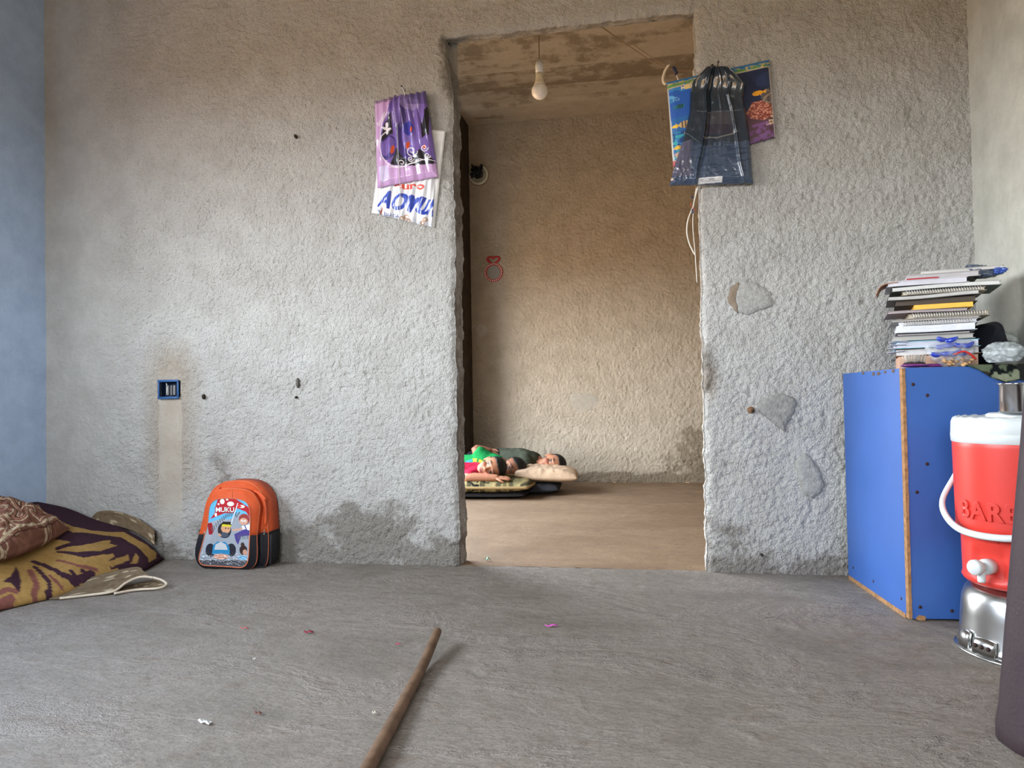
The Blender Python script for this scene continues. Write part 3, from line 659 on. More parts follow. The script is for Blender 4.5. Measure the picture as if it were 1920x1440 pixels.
# ================================================================== switch box set in the plaster
BLUE_PL = plain('blue_plastic', (28, 76, 128), .45); DARKB = plain('dark_blue_inside', (16, 34, 62), .6)
sbx = thing('switch_box', 'empty blue plastic switch box sunk in the wall above the chased strip', 'socket', (-1.99, D, .718))
bm = box(.098, .003, .010, (0, -.004, .036), .001); box(.098, .003, .010, (0, -.004, -.036), .001, bm=bm); box(.008, .003, .07, (-.045, -.004, 0), .001, bm=bm); box(.008, .003, .07, (.045, -.004, 0), .001, bm=bm)
ob('box_frame', from_bm('box_frame', bm), BLUE_PL, sbx)
bm = box(.092, .004, .07, (0, .04, 0)); 
for sz in (-1, 1): box(.092, .042, .003, (0, .019, sz*.034), bm=bm); box(.003, .042, .07, (sz*.0455, .019, 0), bm=bm)
ob('box_shell', from_bm('box_shell', bm), DARKB, sbx, smooth=False)
GREYP = plain('grey_module', (120, 122, 124), .5)
for x, wd in ((-.012, .012), (.006, .006), (.020, .010)):
    bm = box(wd, .012, .042, (x, .012, -.004), .002); ob('module', from_bm('module', bm), GREYP, sbx)
tubeo('wire_end', [(-.03, .03, .02), (-.02, .012, .025), (-.012, .008, .01), (-.014, .006, -.018)], .0025, plain('white_wire', (200, 196, 186), .5), sbx, 6)
# ================================================================== things hanging by the opening
def quad_uv(C4, U, V):
    "bilinear patch: corners top-left, top-right, bottom-right, bottom-left, V=0 at the top"
    a, b, c, d = [np.array(p, float) for p in C4]
    U = U[..., None]; V = V[..., None]
    return (a*(1-U)+b*U)*(1-V)+(d*(1-U)+c*U)*V
def wl(px, py, off=0.): return at(px, py, y=D-.006-off)
BAG_N = (150, 190)
def hang_sheet(name, C4, canvas, off, thick, wr, mat, parent=None):
    "flat bag hung on a nail; wr(U,V) gives how far its folds stand off the wall"
    n, m = canvas.A.shape[:2]
    U, V = np.meshgrid(np.linspace(0, 1, n), np.linspace(0, 1, m), indexing='ij')
    P = quad_uv([wl(*p) for p in C4], U, V) if not callable(C4) else C4(U, V)
    e = np.clip(np.minimum(np.minimum(U, 1-U), np.minimum(V, 1-V))/.06, 0, 1)**.6
    Pf = P.copy(); Pf[..., 1] -= off+thick*e+wr(U, V)
    Pb = P.copy(); Pb[..., 1] -= off-.001
    return ob(name, shell(name, Pf, Pb, canvas.A), mat, parent)
NAILM = plain('nail_steel', (90, 84, 80), .4, metal=1)
def nail(px, py, label):
    p = wl(px, py); t = tubeo('nail', [(p.x, D+.01, p.z), (p.x, D-.045, p.z+.004)], .0018, NAILM, None, 8)
    bm = bmesh.new(); bm.from_mesh(t.data); box(.007, .0018, .007, (p.x, D-.046, p.z+.004), .0006, bm=bm); bm.to_mesh(t.data); bm.free()
    return tag(t, label, 'nail')
nail(759, 171, 'bent nail in the wall holding the purple flowered bag'); nail(1345, 127, 'nail in the wall holding the dark plastic bag')

# white document folder at the very back
c = Canvas(60, 90, 0, 1, 0, 1, (214, 214, 212)); c.put(fbm(c.X*5, c.Y*5, 3, 1) > .1, (204, 204, 202)); c.line([(.03, .03), (.97, .03), (.97, .97), (.03, .97), (.03, .03)], .02, (232, 232, 230))
f = hang_sheet('white_folder', [(718, 232), (836, 246), (815, 428), (697, 400)], c, .002, .006, lambda U, V: .001*np.sin(U*9), PRINT_GLOSS)
tag(f, 'white plastic folder hanging behind the purple flowered bag', 'folder')
# clear bag with blue lettering
c = Canvas.px([(716, 336), (818, 328), (812, 427), (708, 402)], 180, 180, (222, 224, 230))
c.poly([(700, 400), (830, 418), (830, 440), (700, 440)], (210, 214, 222))
for k in range(9): c.line([(716+k*12, 345+k*2), (712+k*12, 425)], 1.6, (236, 238, 242))
c.text('AOYUN', 709, 388, 31, (40, 66, 168), sx=.80, shear=.28, flip=True, rot=-.18, bold=.03); c.text('AOYUN', 711, 387, 28, (52, 80, 182), sx=.80, shear=.28, flip=True, rot=-.18, bold=.015)
c.text('euro', 742, 357, 13, (214, 84, 66), sx=1.6, flip=True, bold=.04)
c.text('bura', 722, 406, 8, (70, 90, 160), sx=1.4, flip=True, rot=-.12); c.line([(716, 400), (712, 396)], 2, (90, 120, 170)); c.line([(720, 392), (716, 404)], 2.4, (176, 96, 80))
for a, b in ((757, 412), (765, 408), (768, 416), (795, 420), (800, 414)): c.ell(a, b, 5, 4, (176, 140, 116)); c.ell(a, b, 2.4, 2, (226, 220, 210))
o = hang_sheet('clear_bag', [(716, 336), (818, 328), (812, 427), (708, 402)], c, .0095, .010, lambda U, V: .0035*np.sin(U*30+3*np.sin(V*3))*np.clip(V*3, 0, 1)+.002*np.sin(U*61+V*5), PRINT_FILM)
tag(o, 'clear plastic bag with blue lettering hanging below the purple flowered bag', 'bag')
# purple flowered carrier bag
def purple_print():
    c = Canvas.px([(708, 195), (802, 176), (825, 335), (712, 356)], 200, 240, (198, 160, 208)); LIL = (206, 168, 214); PUR = (120, 96, 172); DP = (74, 58, 128); BK = (38, 36, 46); WH = (234, 230, 240); OR = (206, 84, 46)
    zz = lambda P: [(660+a*220/1056, 140+b*300/1440) for a, b in P]
    c.poly(zz([(400, 120), (760, 120), (780, 820), (480, 860), (360, 820), (300, 720), (285, 600), (310, 480), (360, 380), (390, 280)]), PUR)
    c.poly(zz([(285, 640), (330, 470), (390, 380), (400, 560), (330, 620)]), BK); c.poly(zz([(380, 840), (430, 690), (560, 780), (640, 700), (760, 790), (760, 830), (560, 850)]), BK)
    c.poly(zz([(640, 420), (710, 300), (720, 640), (660, 600)]), BK)
    for a, b, r, s_, k, q in ((360, 690, 70, 110, DP, .3), (350, 680, 50, 90, PUR, .5), (520, 650, 80, 150, DP, -.2), (540, 620, 54, 120, (132, 112, 190), -.3), (600, 420, 70, 120, PUR, .4), (470, 420, 50, 130, DP, .1), (450, 380, 30, 120, (140, 118, 190), .1), (560, 300, 80, 60, (146, 128, 186), 0), (690, 640, 40, 70, PUR, .3), (600, 220, 90, 40, (110, 100, 160), .2), (540, 520, 46, 60, (70, 70, 170), 0)):
        c.ell(660+a*220/1056, 140+b*300/1440, r*.2083, s_*.2083, k, q)
    for a, b, r, s_ in ((398, 705, 14, 40), (536, 668, 15, 34), (566, 530, 10, 26), (680, 682, 12, 22)): c.ell(660+a*.2083, 140+b*.2083, r*.2083, s_*.2083, OR, .2)
    c.line(zz([(370, 330), (320, 430), (290, 560), (280, 660), (300, 760), (350, 830), (450, 870), (600, 820), (740, 770)]), 1.6, WH); c.line(zz([(385, 860), (520, 850), (640, 790), (770, 800)]), 1.4, WH)
    for cx, cy, r in ((480, 825, 40), (560, 790, 26), (570, 720, 52), (680, 690, 34), (705, 760, 28)):
        pts = [(cx+(r*(1-t/26))*math.cos(t*.42), cy+(r*(1-t/26))*math.sin(t*.42)) for t in range(22)]; c.line(zz(pts), 1.5, WH)
    for a, b, r, s_, q in ((350, 490, 16, 28, 0), (330, 520, 26, 12, .3), (368, 530, 24, 12, -.4), (350, 550, 14, 20, 0)): c.ell(660+a*.2083, 140+b*.2083, r*.2083, s_*.2083, WH, q)
    c.line(zz([(345, 540), (300, 590), (290, 640)]), 1.5, WH)
    c.poly(zz([(270, 860), (350, 840), (380, 960), (300, 1000)]), (206, 200, 232), .8)
    c.text('flower', *zz([(285, 500)])[0], 9, WH, rot=1.0, shear=.3, flip=False, sx=1.0) if False else c.text('flower', 718, 245, 7.5, WH, rot=-(-1.05), shear=.2, flip=True)
    c.poly([(700, 170), (760, 170), (745, 196), (700, 204)], (110, 100, 128), .6); c.poly([(760, 170), (830, 160), (830, 200), (770, 204)], (92, 78, 130), .7)
    return c
def purple_shape(U, V):
    top = quad_uv([wl(*p) for p in [(708, 195), (802, 176), (825, 335), (712, 356)]], U, V)
    return top
def purple_fold(U, V):
    du = U-(.47+.03*V); k = np.exp(-np.clip(V-.10, 0, 9)*1.3)
    h = .010*np.abs(np.sin(du*(30-14*V)))*np.clip(1-abs(du)*1.6, .1, 1)*(.35+.9*k)+.004*np.sin(U*47+V*4)*np.clip(1-V, .3, 1)
    return h+.022*np.exp(-(du/.16)**2)*np.exp(-((V-.16)/.14)**2)+.003*fbm(U*9, V*9, 3, 2)
pb_ = hang_sheet('flowered_bag', purple_shape, purple_print(), .026, .014, purple_fold, PRINT_FILM)
tag(pb_, 'purple and lilac flowered plastic bag hanging left of the doorway', 'bag')
p = wl(759, 172); q = wl(752, 200); 
tubeo('bag_handle', spline([(q.x-.008, D-.056, q.z), (p.x-.012, D-.050, p.z-.02), (p.x, D-.040, p.z+.002), (p.x+.014, D-.050, p.z-.03), (q.x+.022, D-.056, q.z-.004)], 6), .0026, plain('white_handle', (216, 210, 220), .4), pb_, 6, flat=.5)
tubeo('hanging_thread', spline([(q.x-.003, D-.058, q.z), wl(755, 300)+Vector((0, -.052, 0)), wl(756, 380)+Vector((0, -.036, 0)), wl(752, 420)+Vector((0, -.03, 0))], 5), .0012, plain('thread', (200, 200, 200), .6), pb_, 6)

# aquarium zip bag
def aqua_print():
    c = Canvas(230, 210, 0, 1, 0, 1, (40, 92, 178)); z = lambda a, b: (a, b)
    c.put(c.Y > .45, (38, 104, 172)); c.put(fbm(c.X*6, c.Y*16, 3, 2)+.3*(c.Y-.5) > .10, (56, 128, 190)); c.put(c.X > .45, (36, 46, 74)); c.put((c.X > .45) & (fbm(c.X*4, c.Y*4, 3, 1) > .05), (44, 58, 92))
    c.put((c.Y > .62) & (c.X < .5) & (fbm(c.X*26, c.Y*34, 2, 1) > .02), (52, 166, 176)); c.put((c.Y > .62) & (c.X < .5) & (fbm(c.X*26+9, c.Y*34, 2, 3) > .10), (30, 70, 130))
    c.poly([(.62, .98), (.62, .72), (.75, .60), (.86, .66), (1, .72), (1, 1), (.62, 1)], (88, 62, 74)); c.put((c.X > .62) & (c.Y > .78) & (fbm(c.X*30, c.Y*30, 2, 3) > -.02), (116, 76, 126))
    coral = c.inside([(.74, .62), (.80, .50), (.94, .50), (1, .62), (.98, .74), (.90, .76), (.78, .70)]); c.put(coral, (132, 66, 56)); c.put(coral & (fbm(c.X*60, c.Y*60, 2, 1) > .03), (196, 132, 110))
    cor2 = c.inside([(.88, .42), (.97, .36), (1, .48), (1, .60), (.90, .52)]); c.put(cor2, (84, 80, 84)); c.put(cor2 & (fbm(c.X*60, c.Y*60, 2, 2) > 0), (150, 130, 110)); c.put((c.X > .9) & (c.Y > .72) & (c.Y < .84) & (fbm(c.X*50, c.Y*50, 2, 2) > .04), (216, 186, 150))
    def fish(x, y, s, col, st=None, d=1):
        c.ell(x, y, s, s*.62, col); c.poly([(x-d*s*.8, y), (x-d*s*1.5, y-s*.5), (x-d*s*1.5, y+s*.5)], col)
        if st:
            for k in (-.45, 0, .45): c.put(((c.X-x)/s)**2+((c.Y-y)/(s*.62))**2 < np.where(abs(c.X-x-k*s) < s*.12, 1, 0), st)
        c.ell(x+d*s*.6, y-s*.1, s*.1, s*.1, (20, 20, 24))
    fish(.11, .33, .045, (44, 120, 126), (30, 60, 70)); fish(.15, .55, .065, (210, 178, 120), (110, 90, 80)); fish(.20, .66, .045, (232, 186, 46)); fish(.05, .55, .03, (238, 196, 50)); fish(.86, .40, .05, (228, 160, 40), None, -1)
    fish(.20, .12, .045, (222, 206, 186), (226, 190, 60)); fish(.28, .34, .04, (120, 124, 120), (50, 60, 70)); fish(.06, .80, .035, (236, 190, 60)); fish(.18, .90, .045, (232, 188, 70)); fish(.10, .96, .05, (226, 190, 70))
    c.poly([(.02, .86), (.12, .84), (.16, .96), (.06, .99)], (186, 160, 140)); c.ell(.03, .2, .04, .02, (90, 160, 210), .4)
    for k in range(9): c.ell(.05+.018*(k % 4), .22+.016*(k//3), .006, .006, (140, 190, 226))
    hb = c.Y < .085; c.put(hb, (52, 116, 168)); c.put(hb & (c.Y > .03) & (fbm(c.X*40, c.Y*60, 2, 4) > -.03), (186, 170, 110)); c.put(hb & (c.Y > .05) & (fbm(c.X*24, c.Y*40, 2, 2) > -.05), (96, 142, 76)); c.put((c.Y > .085) & (c.Y < .10), (186, 174, 150))
    c.line([(0, .1), (.01, 1)], .018, (176, 178, 176)); c.line([(.995, .1), (.995, 1)], .022, (168, 160, 160)); c.poly([(0, .93), (.10, .98), (.10, 1), (0, 1)], (168, 40, 48))
    return c
aq = hang_sheet('aquarium_bag', [(1250, 156), (1442, 113), (1454, 258), (1262, 314)], aqua_print(), .006, .010, lambda U, V: .003*np.sin(U*5+V*4)+.0015*fbm(U*8, V*8, 2, 1), PRINT_GLOSS)
tag(aq, 'zip bag printed with tropical fish and coral hanging right of the doorway', 'bag')
# dark carrier bag with folded denim inside
def dark_shape(U, V):
    "rows from the gathered top down to the straight hem, photo units"
    v = np.array([0, .05, .14, .22, .36, .55, .80, 1.]); l = np.array([1337, 1322, 1298, 1293, 1292, 1283, 1262, 1255]); r = np.array([1352, 1364, 1396, 1392, 1398, 1404, 1408, 1411])
    yl = np.array([130, 136, 160, 180, 214, 256, 322, 352]); yr = np.array([130, 136, 166, 190, 214, 256, 312, 347])
    xl = np.interp(V, v, l); xr = np.interp(V, v, r); y0 = np.interp(V, v, yl); y1 = np.interp(V, v, yr)
    px = xl*(1-U)+xr*U; py = y0*(1-U)+y1*U
    d = np.array(FW)+np.array(RT)*((px-960)/F)[..., None]+np.array(UP)*((720-py)/F)[..., None]; t = (D-.006)/d[..., 1]
    return np.array((0, 0, EYE))+d*t[..., None]
def dark_print():
    c = Canvas(190, 250, 0, 1, 0, 1, (38, 48, 60))
    c.put(c.Y > .60+.05*np.cos((c.X-.5)*3), (58, 72, 92)); c.put((c.Y > .62) & (fbm(c.X*70, c.Y*12, 2, 1) > .08), (66, 80, 100)); c.put((c.Y > .62) & (fbm(c.X*10, c.Y*90, 2, 3) > .10), (48, 60, 80))
    c.put((c.Y > .38) & (c.Y < .48) & (c.X > .30) & (c.X < .75), (74, 72, 76), .6); c.put((c.Y > .48) & (c.Y < .56) & (c.X > .30) & (c.X < .75), (52, 48, 60), .8)
    c.line([(.30, .585), (.5, .59), (.7, .565), (.82, .54)], .010, (108, 106, 104)); c.line([(.12, .37), (.30, .38), (.75, .37), (.90, .36)], .006, (86, 92, 98)); c.line([(.02, .55), (.25, .62)], .006, (72, 92, 100))
    c.poly([(0, .62), (.12, .60), (.30, 1), (0, 1)], (84, 84, 104)); c.poly([(0, .9), (.3, .9), (.3, 1), (0, 1)], (60, 74, 98))  # purplish sheen of the film painted in, denim colour at the hem
    c.put((c.Y > .12) & (c.Y < .36), (32, 44, 54), .6)
    c.poly([(.335, .935), (.62, .925), (.62, .985), (.335, .995)], (206, 208, 210)); 
    for k in range(22): c.line([(.36+.011*k, .945), (.36+.011*k, .955+.006*(k % 3))], .003, (90, 92, 98)); 
    for k in range(14): c.line([(.36+.017*k, .968), (.369+.017*k, .968)], .005, (120, 122, 128))
    return c
def dark_fold(U, V):
    k = np.clip(V/.12, 0, 1)*(1-.45*V)
    ridge = np.exp(-((U-.28-.02*V)/.022)**2)*.012+np.exp(-((U-.70-.22*np.clip(V-.2, 0, 1)*1.1)/.02)**2)*.012-np.exp(-((U-.34)/.03)**2)*.010+np.exp(-((U-.52-.08*V)/.02)**2)*.005*np.clip(1.2-V*1.5, 0, 1)
    cr_ = .010*np.clip(.30-U, 0, 1)/.3*np.abs(np.sin(fbm(U*9, V*5, 3, 1)*9+V*8))*np.clip((V-.55)*4, 0, 1)
    top = .0035*np.abs(np.sin(U*17+2*V))*np.clip(1-V/.5, 0, 1)+.012*np.exp(-((V-.10)/.06)**2)
    return k*ridge+cr_+top+.003*fbm(U*12, V*12, 3, 2)
dk = hang_sheet('dark_plastic_bag', dark_shape, dark_print(), .022, .022, dark_fold, PRINT_FILM)
tag(dk, 'dark translucent plastic bag with folded denim inside gathered on a nail', 'bag')

# ================================================================== wiring round the opening
WHW = plain('white_cable', (206, 200, 188), .5); BRW = plain('dusty_cable', (118, 98, 76), .8); NAVY = plain('navy_tape', (34, 38, 72), .5); CLIP = plain('yellowed_plastic', (214, 202, 178), .45)
yw = D+.055
cab = thing('ceiling_cable', 'thin dusty cable strung from the ceiling beam to the right of the doorway', 'cable', (0, 3.1, 2.4))
def child(o, par): o.parent = par; o.matrix_parent_inverse = Matrix.Translation(-par.location); return o
p0 = at(1130, 52, y=2.99); p1 = at(1205, 104, y=2.96); p2 = at(1226, 117, y=2.94); p3 = at(1262, 131, y=2.90); p4 = at(1302, 133, y=2.87)
child(tubeo('cable', spline([p0, p1, p2, p3, p4], 8), .0020, BRW, None, 6), cab)
child(tubeo('cable', spline([at(1185, 82, y=2.98), at(1222, 108, y=2.955), at(1240, 117, y=2.93), at(1262, 130, y=2.90)], 6), .0015, BRW, None, 6), cab)
kn = at(1265, 131, y=2.90)
bm = bmesh.new()
for dx, dz, s_ in ((0, 0, .008), (.006, -.012, .007), (-.004, .006, .006), (.004, -.02, .005)):
    r = bmesh.ops.create_icosphere(bm, subdivisions=2, radius=s_); bmesh.ops.translate(bm, verts=r['verts'], vec=kn+Vector((dx, -.004, dz)))
child(ob('taped_knot', from_bm('taped_knot', bm), NAVY), cab)
child(tubeo('cable_tail', spline([kn, kn+Vector((.008, -.006, -.03)), kn+Vector((.018, -.01, -.06))], 5), .0022, WHW, None, 6), cab)
hk = [at(*p, y=2.905) for p in ((1254, 122), (1247, 133), (1243, 147), (1245, 157))]
bm = bmesh.new(); pts = spline(hk, 5); vs = []
for k, p in enumerate(pts):
    w = .0062-.002*k/len(pts); vs.append([bm.verts.new(p+Vector((sx*w, sy*.004, sx*w*.15))) for sx, sy in ((-1, -1), (1, -1), (1, 1), (-1, 1))])
for a, b in zip(vs[:-1], vs[1:]):
    for i in range(4): bm.faces.new((a[i], a[(i+1) % 4], b[(i+1) % 4], b[i]))
bm.faces.new(vs[0]); bm.faces.new(vs[-1])
r = bmesh.ops.create_icosphere(bm, subdivisions=2, radius=.0055); bmesh.ops.translate(bm, verts=r['verts'], vec=pts[-1]+Vector((.004, 0, -.001)))
tag(ob('cable_clip', from_bm('cable_clip', bm), CLIP), 'curved yellowed plastic clip hanging on the cable beside the fish print bag', 'clip')
jw = thing('jamb_wires', 'loose white wires hanging down the right jamb below the dark bag', 'wires', (.2, D-.01, 1.3))
def jb_(P, r, m, off=.02, name='wire'): child(tubeo(name, spline([at(a, b, y=D-off) for a, b in P], 6), r, m, None, 6), jw)
jb_([(1306, 352), (1300, 385), (1290, 412), (1288, 436), (1293, 458), (1303, 478)], .0026, WHW); jb_([(1302, 372), (1299, 420), (1303, 470), (1307, 530)], .0017, WHW, .022); jb_([(1309, 350), (1303, 372), (1299, 390)], .0025, WHW, .024)
jb_([(1305, 395), (1298, 388), (1294, 380)], .002, plain('red_wire', (150, 64, 48), .5), .024)
jb_([(1296, 368), (1299, 372)], .0035, NAVY, .022, 'tape'); jb_([(1298, 392), (1299, 400)], .0035, NAVY, .024, 'tape')

# ================================================================== bulb, junction box and mirror of the back room
PORC = plain('white_socket', (226, 224, 222), .35); SHELLW = plain('bulb_shell', (222, 212, 186), .35); GLOBE = plain('frosted_bulb', (236, 232, 226), .22, spec=.6, sss=.3)
yb = 3.28
top = at(1014, 70, y=yb); bc = at(1012, 171, y=yb); sc_ = 3.33/F   # metres per photo pixel there
lamp = thing('hanging_bulb', 'unlit white bulb hanging from a brown cord in the doorway', 'lamp', (bc.x, yb, bc.z))
tubeo('cord', [(0.002*sc_, 0, 60*sc_), (.003, 0, (bc.z*0+ZC-bc.z)-.012)], .0026, BRW, lamp, 8)
v, f = lathe([(.0001, 61*sc_), (1.6*sc_, 60.5*sc_), (2.2*sc_, 57*sc_), (5.8*sc_, 55*sc_), (7*sc_, 50*sc_), (7.6*sc_, 48*sc_), (7.6*sc_, 44*sc_), (7.0*sc_, 43*sc_), (7.1*sc_, 34*sc_), (.0001, 34*sc_)], 32, False); ob('socket', mesh('socket', v, f), PORC, lamp)
v, f = lathe([(.0001, 34.2*sc_), (6.8*sc_, 34.2*sc_), (6.9*sc_, 28*sc_), (7.4*sc_, 22*sc_), (9*sc_, 15.5*sc_), (11*sc_, 12*sc_), (.0001, 11*sc_)], 32, False); ob('bulb_base', mesh('bulb_base', v, f), SHELLW, lamp)
pr = [(.0001, -15.5*sc_)]+[(15.5*sc_*math.cos(a), 15.5*sc_*math.sin(a)) for a in np.linspace(-1.45, .86, 14)]+[(10.4*sc_, 12.4*sc_), (.0001, 12.4*sc_)]
v, f = lathe(pr, 36, False); ob('globe', mesh('globe', v, f), GLOBE, lamp)

jx = at(898, 329, y=Y2); k_ = 5.95/F
jbx = thing('junction_box', 'round white junction box with a tangle of black wires on the back wall', 'junction box', (jx.x, Y2-.006, jx.z))
v, f = lathe([(18*k_, 0), (18.6*k_, .006), (18*k_, .014), (15.5*k_, .016), (14*k_, .012), (14*k_, .004), (.0001, .004)], 36, False); o = ob('box_body', mesh('box_body', v, f), plain('white_box_plastic', (208, 204, 184), .5), jbx); o.rotation_euler = (PI/2, 0, 0)
o = ob('box_back', mesh('box_back', *lathe([(.0001, -.004), (19.5*k_, -.004), (19.5*k_, .002), (.0001, .002)], 30, False)), plain('mortar_ring', (120, 104, 84), .9), jbx); o.rotation_euler = (PI/2, 0, 0)
BKW = plain('black_cable', (24, 24, 28), .4)
rs = random.Random(3)
for k in range(10):
    P = [((rs.uniform(-12, 11)-1)*k_, -.018-.045*rs.random(), (rs.uniform(-11, 12)+3)*k_) for _ in range(8)]; P[0] = (P[0][0]*.3, -.006, 0)
    if k == 0: P[-1] = (-11*k_, -.05, 17*k_)
    tubeo('black_wire', spline(P, 5), .0048, BKW, jbx, 6)
mx = at(926, 511, y=Y2)
mir = thing('hand_mirror', 'small round mirror in a red beaded frame with a heart loop', 'mirror', (mx.x, Y2-.004, mx.z))
REDP = plain('red_plastic', (176, 44, 40), .4); R0 = 15.5*k_
v, f = lathe([(13.2*k_, -.004), (17*k_, -.004), (17.6*k_, .004), (16.8*k_, .012), (13.8*k_, .012), (13.0*k_, .006)], 40, False); fr = ob('mirror_frame', mesh('mirror_frame', v, f), REDP, mir); fr.rotation_euler = (PI/2, 0, 0)
MIRM, n_, l_, b_ = mat_new('old_mirror'); b_.inputs['Metallic'].default_value = 1; b_.inputs['Roughness'].default_value = .5; b_.inputs['Base Color'].default_value = (.26, .235, .20, 1)
o = ob('mirror_glass', mesh('mirror_glass', *lathe([(.0001, .0), (13.4*k_, .0), (13.4*k_, .006), (.0001, .0062)], 36, False)), MIRM, mir, smooth=False); o.rotation_euler = (PI/2, 0, 0)
bead = bmesh.new(); bmesh.ops.create_icosphere(bead, subdivisions=1, radius=1.6*k_); bead = from_bm('bead', bead); bead.materials.append(plain('pale_bead', (232, 196, 186), .3))
for k in range(26):
    a = 2*PI*k/26; o = bpy.data.objects.new('bead', bead); C.objects.link(o); o.location = (R0*math.cos(a), -.013, R0*math.sin(a)); o.parent = mir
hp = [(12*k_*.95*math.sin(t)**3*.95, -.006, (22.5+.52*(13*math.cos(t)-5*math.cos(2*t)-2*math.cos(3*t)))*k_) for t in np.linspace(0, 2*PI, 30)[:-1]]
tubeo('heart_loop', [(x*1.05, y, 46*k_-z if False else z) for x, y, z in hp], 2.1*k_, REDP, mir, 8, closed=True)
# ================================================================== blue cupboard
BLUE1 = plain('blue_laminate', (52, 92, 160), .42, var=.06, scale=6, bump=.05, bscale=30, spec=.4)
CHIP = plain('bare_chipboard', (150, 112, 74), .9, var=.35, scale=60, bump=.5, bscale=300)
SCRW = plain('rusty_screw', (58, 40, 36), .6, metal=.4)
CA = math.radians(4.5)
cpb = thing('blue_cupboard', 'blue laminate cupboard with bare chipboard edges standing against the right wall', 'cabinet', (.722, 2.272, 0), CA)
CW, CD, CH = .372, .49, .722
bm = box(.018, CD-.02, CH-.015, (.009, CD/2+.010, (CH-.015)/2+.012)); ob('side_panel', from_bm('side_panel', bm), BLUE1, cpb, smooth=False)
def front():
    n, m = 40, 80; bm = box(CW, .017, CH-.008, (CW/2+.006, -.001+.0085, (CH-.008)/2+.006), .0012, 1); return from_bm('front_panel', bm)
ob('front_panel', front(), BLUE1, cpb, smooth=False)
bm = box(CW-.020, CD-.02, .018, (CW/2+.009, CD/2+.010, CH-.012)); ob('top_panel', from_bm('top_panel', bm), BLUE1, cpb, smooth=False)
bm = box(CW-.02, CD-.03, .018, (CW/2+.008, CD/2+.006, .03)); ob('bottom_panel', from_bm('bottom_panel', bm), BLUE1, cpb, smooth=False)
bm = box(.018, CD-.03, CH-.03, (CW-.005, CD/2+.012, CH/2)); ob('far_side_panel', from_bm('far_side_panel', bm), BLUE1, cpb, smooth=False)
# chipboard edge of the front board, chipped along its length
rs = random.Random(8); bm = bmesh.new(); zs = np.linspace(.006, CH-.004, 40); L0 = []
for z in zs:
    w = .0105+.0025*rs.random(); L0.append([bm.verts.new(p) for p in ((-.0012, -.0022, z), (w*.62, -.0026, z), (w*.62, .004, z), (-.0012, .0165, z))])
for a, b in zip(L0[:-1], L0[1:]):
    for i in range(4): bm.faces.new((a[i], a[(i+1) % 4], b[(i+1) % 4], b[i]))
bm.faces.new(L0[0]); bm.faces.new(L0[-1])
ob('edge_strip', from_bm('edge_strip', bm), CHIP, cpb, smooth=False)
bm = box(.0185, CD-.03, .014, (.0085, CD/2+.012, .007)); ob('base_edge', from_bm('base_edge', bm), CHIP, cpb, smooth=False)
CHD = plain('chipped_dark', (92, 74, 62), .9)
def chip(c, ax, s_, mat):
    bm = bmesh.new(); m = 7; ring = []
    for q in range(m):
        a = 2*PI*q/m; r = s_*(.5+.5*rs.random()); d = (r*1.5*math.cos(a), r*.7*math.sin(a)); ring.append((d[0], d[1]))
    lo_ = [bm.verts.new((c[0]+(p[0] if ax == 'y' else 0), c[1]+(p[0] if ax == 'x' else 0), c[2]+p[1])) for p in ring]
    e_ = (-.0015, 0, 0) if ax == 'x' else (0, -.0015, 0); hi_ = [bm.verts.new(Vector(v.co)*1+Vector(e_)) for v in lo_]
    bm.faces.new(lo_); bm.faces.new(hi_)
    for q in range(m): bm.faces.new((lo_[q], lo_[(q+1) % m], hi_[(q+1) % m], hi_[q]))
    ob('chipped_spot', from_bm('chipped_spot', bm), mat, cpb, smooth=False)
for x, z, r in ((.17, .012, .012), (.205, .014, .015), (.235, .010, .010), (.26, .016, .012), (.03, .008, .014), (.31, .012, .012)): chip((x, -.0008, z), 'y', r, CHIP if r > .011 else CHD)
for y, z, r in ((.12, CH-.010, .009), (.17, CH-.012, .013), (.21, CH-.014, .011), (.06, CH-.009, .010), (.30, CH-.008, .008)): chip((.0004, y, z), 'x', r, CHD)
def screw(u, z, side=False):
    v, f = lathe([(.0001, .0012), (.0036, .0012), (.0048, .0004), (.005, 0)], 14, False); o = ob('screw', mesh('screw', v, f), SCRW, cpb)
    if side: o.rotation_euler = (0, -PI/2, 0); o.location = (-.0001, u, z)
    else: o.rotation_euler = (PI/2, 0, 0); o.location = (u, -.0014, z)
for u, z in ((.028, .672), (.066, .640), (.060, .445), (.030, .365), (.03, .04), (.115, .03)): screw(u, z)
for u, z in ((.44, .05), (.26, .048), (.05, .05)): screw(u, z, True)

